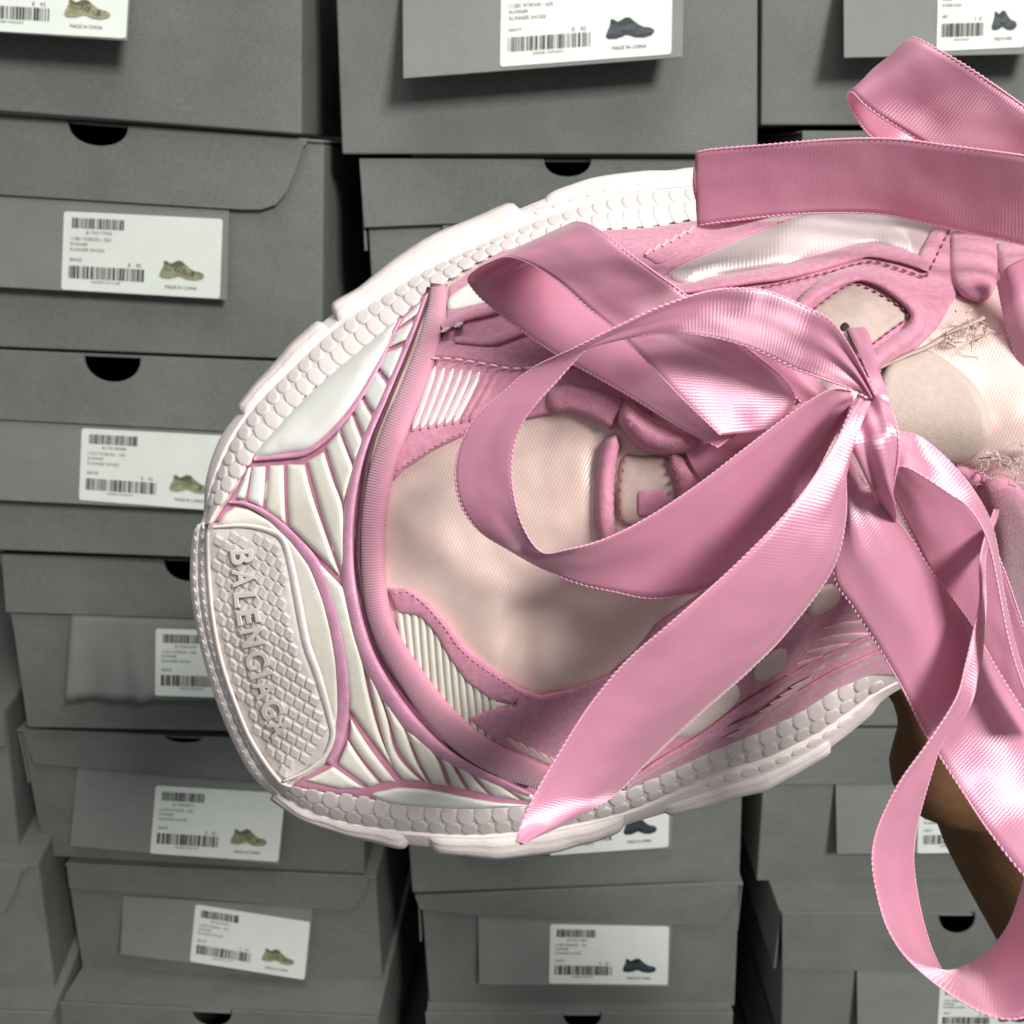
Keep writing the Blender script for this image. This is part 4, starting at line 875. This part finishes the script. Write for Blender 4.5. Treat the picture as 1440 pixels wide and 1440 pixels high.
# frayed threads on the tongue
def fray(cx_, cy_, n, spread, seed):
    r = random.Random(seed); V, Fc = [], []
    for _ in range(n):
        a = r.uniform(0, 6.28); L = r.uniform(8, 24); x = cx_ + r.gauss(0, spread); y = cy_ + r.gauss(0, spread * .6); k = len(V)
        h0 = float(H([(x, y)])[0]) + .001
        for s_ in range(5):
            f = s_ / 4; aa = a + f * r.uniform(-1.5, 1.5); qx = x + math.cos(aa) * L * f; qy = y + math.sin(aa) * L * f; hz = h0 + .0022 * math.sin(f * 2.4) * r.uniform(.5, 1)
            for m_ in range(3):
                b = m_ * 2.094; V.append(P3(qx + .85 * math.cos(b), qy + .85 * math.sin(b), hz + .00012 * math.sin(b)))
        for s_ in range(4):
            for m_ in range(3): Fc.append((k + s_ * 3 + m_, k + s_ * 3 + (m_ + 1) % 3, k + s_ * 3 + 3 + (m_ + 1) % 3, k + s_ * 3 + 3 + m_))
    o = mesh_obj('frayed_threads', V, Fc, M['fray'], shoe); o['kind'] = 'stuff'
fray(1370, 460, 15, 15, 1); fray(1340, 472, 6, 9, 4); fray(1424, 645, 15, 15, 2); fray(1396, 668, 8, 11, 3)

# ------------------------------------------------------------------ ribbon bow
bow = empty('ribbon_bow', P3(1225, 600, .066), 'pink satin ribbon bow tied as the lace with looped and trailing ends', 'ribbon')
def ribbon(name, A, B, crown=0.0, n=None, picot=(1, 1), K=13, label=None, wav=0.0, pleat=(0, 0), seed=0.0):
    """A, B: the two selvedges as (px, py, h) lists of equal length"""
    N = n or max(len(A) * 14, 40)
    a = crom(A, N); b = crom(B, N)
    pa = [P3(*q) for q in a]; pb = [P3(*q) for q in b]
    ctr = [(p + q) / 2 for p, q in zip(pa, pb)]
    Ls = np.r_[0, np.cumsum([(ctr[i + 1] - ctr[i]).length for i in range(N - 1)])]
    V, Fc, U = [], [], []
    for i in range(N):
        tn = (ctr[min(i + 1, N - 1)] - ctr[max(i - 1, 0)])
        nn = tn.cross(pb[i] - pa[i])
        nn = nn.normalized() if nn.length > 1e-12 else FWD
        if nn.dot(CAM - ctr[i]) < 0: nn = -nn
        for k in range(K):
            f = k / (K - 1)
            rest = Ls[-1] - Ls[i]; ed = math.sin(math.pi * f) ** .5
            pl = (pleat[0] * math.exp(-Ls[i] / .010) + pleat[1] * math.exp(-rest / .010)) * math.sin(f * 17 + Ls[i] * 60)
            nz = mnoise.noise(Vector((Ls[i] * 70, f * 2.2, len(A) * 3.7 + A[0][0]))) * .00055 + mnoise.noise(Vector((Ls[i] * 210, f * 4.5, A[0][1]))) * .00016
            V.append(pa[i].lerp(pb[i], f) + nn * ((crown * 4 * f * (1 - f) + wav * math.sin(f * 9 + Ls[i] * 220) + pl + nz) * (ed if ed > 0 else 0))); U.append((Ls[i], f))
    for i in range(N - 1):
        for k in range(K - 1): Fc.append((i * K + k, i * K + k + 1, (i + 1) * K + k + 1, (i + 1) * K + k))
    o = mesh_obj(name, V, Fc, M['ribbon'], bow, uvs=U)
    m = o.modifiers.new('s', 'SOLIDIFY'); m.thickness = .00018; m.offset = 0
    if label: o['label'] = label
    for e, pp in ((0, pa), (1, pb)):
        if not picot[e]: continue
        L = np.r_[0, np.cumsum([(pp[i + 1] - pp[i]).length for i in range(N - 1)])]
        if L[-1] < .004: continue
        arr = np.array([tuple(p) for p in pp]); other = np.array([tuple(p) for p in (pb if e == 0 else pa)])
        ns = int(L[-1] / .00019); s_ = np.linspace(0, L[-1], ns)
        c = np.stack([np.interp(s_, L, arr[:, q]) for q in range(3)], 1); oc = np.stack([np.interp(s_, L, other[:, q]) for q in range(3)], 1)
        T = np.gradient(c, axis=0); T /= np.linalg.norm(T, axis=1)[:, None] + 1e-12
        I = oc - c; I /= np.linalg.norm(I, axis=1)[:, None] + 1e-12; Nn = np.cross(T, I); Nn /= np.linalg.norm(Nn, axis=1)[:, None] + 1e-12
        ph = s_ / .00082 * 2 * math.pi + .9 * np.sin(s_ * 230)
        amp_ = .6 + .5 * np.sin(s_ * 410 + len(A)) * np.sin(s_ * 137); rad = .00015 * (1 + .34 * amp_ * np.sin(ph)); cc = c + I * (.00010 + .00009 * amp_ * np.cos(ph))[:, None]
        PV, PF = [], []
        for i in range(ns):
            for m_ in range(5):
                aa = m_ * 2 * math.pi / 5; PV.append(cc[i] + (I[i] * math.cos(aa) * 1.25 + Nn[i] * math.sin(aa)) * rad[i])
        for i in range(ns - 1):
            for m_ in range(5): PF.append((i * 5 + m_, i * 5 + (m_ + 1) % 5, (i + 1) * 5 + (m_ + 1) % 5, (i + 1) * 5 + m_))
        mesh_obj('picot_edge', PV, PF, M['picot'], o)
    return o

# horizontal band at the far side, folded at its cut-in end
ribbon('loop', [(1000, 318, .046), (985, 300, .0455), (975, 262, .049), (979, 222, .055), (990, 211, .057), (1080, 203, .0605), (1180, 195, .063), (1260, 195, .0645), (1340, 205, .0665), (1440, 218, .069), (1560, 236, .070)],
       [(1100, 300, .0455), (1060, 312, .0450), (1010, 322, .0460), (984, 320, .0490), (992, 316, .0510), (1080, 305, .0525), (1160, 300, .0530), (1240, 302, .0535), (1320, 318, .0545), (1440, 345, .056), (1560, 375, .057)],
       label='broad pink ribbon band lying across the far rim', n=200)
# loop sticking up beyond the far rim
ribbon('loop', [(1560, 330, .040), (1440, 300, .040), (1345, 268, .041), (1255, 215, .041), (1222, 190, .043), (1203, 165, .046), (1191, 138, .050), (1198, 131, .0525), (1225, 156, .0535), (1300, 204, .053), (1440, 296, .052), (1560, 372, .052)],
       [(1640, 270, .040), (1520, 225, .040), (1420, 165, .041), (1330, 110, .043), (1300, 85, .045), (1282, 66, .048), (1279, 56, .054), (1287, 53, .0575), (1318, 68, .0605), (1380, 106, .0625), (1500, 190, .0630), (1620, 272, .0630)],
       label='pink ribbon loop rising past the rim before a label tab', n=200)
# small folded loop lying over the rim
ribbon('loop', [(1012, 612, .066), (960, 562, .0655), (905, 504, .065), (863, 463, .0645), (827, 434, .0635), (787, 398, .062), (747, 372, .0605), (715, 362, .058), (694, 367, .054), (672, 378, .049), (658, 391, .045), (663, 404, .0435), (679, 422, .0440), (720, 456, .046), (780, 498, .0485), (840, 532, .0525), (882, 556, .0565), (955, 601, .0605), (1010, 630, .063)],
       [(1090, 605, .066), (1118, 565, .066), (1100, 530, .0665), (1050, 488, .068), (967, 416, .0705), (925, 385, .0705), (884, 355, .0695), (850, 328, .067), (825, 314, .062), (803, 314, .053), (785, 330, .049), (790, 345, .0465), (815, 365, .0465), (850, 395, .0475), (890, 430, .0500), (930, 470, .0540), (965, 510, .0580), (1015, 560, .0615), (1050, 600, .064)],
       label='small pink ribbon loop folded over the sneaker rim', n=260)
# the large loop on the toe box
ribbon('loop', [(1232, 556, .0745), (1201, 496, .076), (1171, 453, .0775), (1145, 437, .0785), (1100, 416, .079), (1060, 406, .0795), (1000, 408, .0795), (930, 430, .079), (863, 461, .078), (805, 490, .076), (747, 518, .071), (706, 552, .0685), (672, 582, .0670), (650, 618, .0660), (640, 660, .0650), (646, 705, .0635), (672, 745, .0615), (717, 774, .0600), (760, 798, .0600), (810, 820, .0605), (861, 832, .0615), (925, 842, .062), (1010, 822, .063), (1090, 752, .0645), (1142, 672, .067), (1176, 610, .070), (1204, 568, .0725)],
       [(1226, 560, .0735), (1196, 547, .0735), (1150, 531, .0735), (1115, 518, .074), (1085, 503, .0745), (1047, 487, .075), (997, 474, .0755), (938, 469, .076), (880, 476, .076), (830, 490, .0755), (805, 512, .074), (780, 540, .073), (756, 566, .0720), (735, 595, .0705), (722, 632, .0690), (721, 682, .0675), (735, 738, .0665), (762, 776, .0665), (800, 772, .0685), (850, 758, .0685), (910, 728, .069), (980, 682, .070), (1040, 636, .071), (1100, 590, .072), (1140, 562, .073), (1172, 546, .074), (1196, 548, .074)],
       pleat=(.0007, .0008), label='large pink ribbon loop curling over the beige toe box', n=360)
# long tail crossing the toe
ribbon('tail', [(1205, 560, .0755), (1194, 582, .077), (1165, 640, .0785), (1110, 716, .080), (1030, 798, .0805), (940, 878, .0795), (880, 930, .0775), (830, 990, .0755), (788, 1055, .0745), (757, 1108, .0745), (734, 1155, .0755), (726, 1184, .0765)],
       [(1212, 575, .0750), (1200, 600, .0755), (1190, 660, .0745), (1189, 730, .0735), (1170, 802, .073), (1110, 885, .072), (1055, 942, .071), (980, 1008, .0685), (915, 1068, .0665), (862, 1120, .0670), (800, 1156, .0705), (731, 1187, .0762)],
       crown=.0012, pleat=(.0008, 0), label='broad pink ribbon tail hanging across the toe to a slanted cut end', n=260)
# tail running down beside it
ribbon('tail', [(1190, 640, .066), (1182, 720, .067), (1172, 808, .067), (1200, 856, .0665), (1235, 911, .066), (1268, 968, .0655), (1298, 1028, .065), (1322, 1066, .065), (1352, 1112, .066), (1392, 1172, .0685), (1440, 1232, .072), (1500, 1290, .075)],
       [(1196, 645, .068), (1218, 680, .069), (1250, 716, .069), (1281, 756, .068), (1308, 800, .067), (1342, 846, .065), (1374, 892, .064), (1405, 945, .063), (1440, 1000, .063), (1480, 1060, .0635), (1530, 1120, .066), (1600, 1180, .068)],
       crown=.0016, pleat=(.0007, 0), label='pink ribbon tail slipping down past the sneaker side', n=240)
# inner leg behind (dark side of the falling loop)
ribbon('loop', [(1232, 650, .0640), (1250, 690, .0615), (1285, 760, .059), (1320, 830, .058), (1350, 880, .0575), (1385, 940, .057), (1420, 1010, .056), (1470, 1090, .055)],
       [(1262, 640, .0660), (1300, 662, .0655), (1345, 690, .064), (1385, 740, .0625), (1412, 800, .0615), (1440, 880, .061), (1470, 960, .060), (1520, 1040, .059)],
       label='shaded inner leg of the falling ribbon loop', n=160)
# falling loop: twisted strip, edge-on run, then the low hanging curl
ribbon('loop', [(1262, 606, .0710), (1293, 614, .0715), (1326, 640, .0715), (1356, 672, .0715), (1377, 702, .0715), (1393, 734, .0712), (1402, 770, .0708), (1409, 820, .0702), (1424, 893, .0695), (1441, 950, .069), (1475, 1030, .068)],
       [(1260, 656, .0745), (1276, 658, .0755), (1301, 672, .0765), (1334, 694, .0770), (1359, 711, .0772), (1380, 740, .0770), (1393, 774, .0765), (1403, 822, .0757), (1417, 895, .0750), (1434, 952, .0745), (1466, 1034, .0735)],
       label='thin twisted ribbon strip catching bright light', n=160)
ribbon('loop', [(1398, 716, .0600), (1379, 780, .0670), (1378, 842, .0705), (1370, 882, .0715), (1358, 933, .0725), (1344, 982, .0730), (1306, 1042, .0725), (1267, 1096, .0715), (1242, 1143, .0705), (1229, 1180, .0700), (1226, 1214, .0700), (1233, 1258, .0700), (1247, 1304, .0705), (1272, 1344, .0710), (1311, 1380, .0720), (1356, 1411, .0735), (1400, 1431, .0750), (1442, 1430, .0765), (1500, 1395, .077), (1560, 1330, .076)],
       [(1404, 716, .0570), (1386, 780, .0625), (1386, 850, .0650), (1383, 900, .0660), (1377, 950, .0670), (1361, 998, .0680), (1327, 1040, .0680), (1311, 1084, .0675), (1292, 1151, .0650), (1285, 1197, .0635), (1287, 1235, .0625), (1297, 1290, .0610), (1312, 1338, .0595), (1328, 1366, .0585), (1345, 1362, .0580), (1367, 1354, .0580), (1397, 1330, .0585), (1424, 1288, .060), (1452, 1200, .061), (1490, 1110, .061)],
       label='pink ribbon loop hanging low with a curled bottom edge', n=300)
# crossed lacing deep under the bow
ribbon('lace_end', [(962, 632, .0570), (1000, 622, .0585), (1060, 596, .0600), (1120, 570, .0615), (1180, 552, .064)],
       [(985, 676, .0560), (1030, 652, .0580), (1085, 628, .0595), (1140, 604, .0610), (1192, 580, .063)], crown=.0010, n=70, label='flat ribbon lacing running under the bow')
ribbon('lace_end', [(1040, 480, .0560), (1075, 515, .0575), (1110, 552, .0590), (1150, 585, .0605)],
       [(1085, 468, .0560), (1120, 500, .0580), (1152, 536, .0595), (1185, 568, .0610)], crown=.0008, n=60, label='ribbon lacing from the far eyelet to the knot')
# knot
ribbon('knot', [(1198, 575, .070), (1190, 592, .074), (1196, 625, .0755), (1212, 660, .0750), (1228, 694, .0730), (1240, 720, .066)],
       [(1236, 556, .072), (1254, 576, .0750), (1264, 612, .0765), (1264, 648, .0755), (1258, 676, .0735), (1252, 715, .066)], crown=.0016, K=21, wav=.0007, pleat=(.0006, .0006), label='scrunched ribbon knot with a shiny fold', n=80)
ribbon('lace_end', [(1192, 462, .0575), (1206, 492, .0645), (1220, 524, .0710), (1232, 560, .0730), (1246, 600, .0715)],
       [(1222, 470, .0575), (1230, 500, .0640), (1238, 530, .0690), (1250, 566, .0715), (1260, 604, .0705)], crown=.0008, n=60, label='ribbon end threaded through the eyelet')
ribbon('lace_end', [(1402, 398, .0560), (1416, 462, .0600), (1442, 540, .0625), (1470, 600, .063)],
       [(1450, 360, .0580), (1480, 430, .0630), (1510, 500, .065), (1540, 560, .065)], crown=.0016, n=60, label='ribbon crossing the ankle opening')
# ------------------------------------------------------------------ the hand behind the sneaker
def skin_body(name, chains, mat):
    """one continuous body: balls strung along the bones, melted together and meshed"""
    mb = bpy.data.metaballs.new(name); mb.resolution = .004; mb.render_resolution = .004; mb.threshold = .1
    ob = bpy.data.objects.new('tmp_body', mb); COL.objects.link(ob); nodes = []
    def ball(p, r):
        e = mb.elements.new(); e.co = p; e.radius = r * 1.42; e.stiffness = 1.4
    for ch in chains:
        prev = nodes[ch['root']] if ch['root'] is not None else None
        for (p, r) in ch['pts']:
            w_ = 0.0
            if isinstance(r, tuple): w_, r = r
            nodes.append((p, r, w_))
            if prev is not None:
                q, rq, wq = prev; L = (p - q).length; k = max(int(L / (min(r, rq) * .5)), 1)
                for i in range(k):
                    f = (i + 1) / k; c = q.lerp(p, f); rr = rq + (r - rq) * f; ww = wq + (w_ - wq) * f
                    ball(c, rr)
                    if ww > 0:
                        for sgn in (-1, -.5, .5, 1): ball(c + RGT * ww * sgn + UPV * ww * sgn * .35, rr)
            else: ball(p, r)
            prev = nodes[-1]
    dg = bpy.context.evaluated_depsgraph_get(); dg.update()
    me = bpy.data.meshes.new_from_object(ob.evaluated_get(dg)); me.name = name
    bpy.data.objects.remove(ob); bpy.data.metaballs.remove(mb)
    me.polygons.foreach_set('use_smooth', [True] * len(me.polygons)); me.materials.clear(); me.materials.append(mat)
    o = bpy.data.objects.new(name, me); COL.objects.link(o)
    q_ = o.modifiers.new('sm', 'SMOOTH'); q_.iterations = 6; q_.factor = .5
    return o
def PH(x, y, d): return at_depth(x, y, d)
chains = [{'root': None, 'pts': [(PH(1462, 1130, .268), .0250), (PH(1580, 1330, .272), .0265), (PH(1730, 1590, .278), .031), (PH(1900, 1900, .285), .036)]},      # wrist > forearm
          {'root': 0, 'pts': [(PH(1462, 1020, .262), (.008, .0185)), (PH(1445, 900, .256), (.018, .0150)), (PH(1420, 800, .250), (.024, .0120))]}]              # palm
# five fingers from the palm, curling round the far side of the sole
for k in range(4):
    l_ = 24 * (1.5 - abs(k - 1.5))
    chains.append({'root': 6, 'pts': [(PH(1240 + 80 * k, 700, .247), .0092), (PH(1215 + 80 * k, 580 - l_, .245), .0086), (PH(1205 + 80 * k, 480 - l_ * 1.5, .241), .0080), (PH(1203 + 80 * k, 400 - l_ * 1.6, .236), .0072)]})
chains.append({'root': 4, 'pts': [(PH(1345, 1075, .252), .0145), (PH(1318, 1090, .245), .0098), (PH(1325, 1000, .235), .0090), (PH(1260, 890, .232), .0080)]})
hand = skin_body('person', chains, M['skin'])
hand['label'] = 'bare hand and forearm gripping the sneaker from behind its sole'; hand['category'] = 'person'
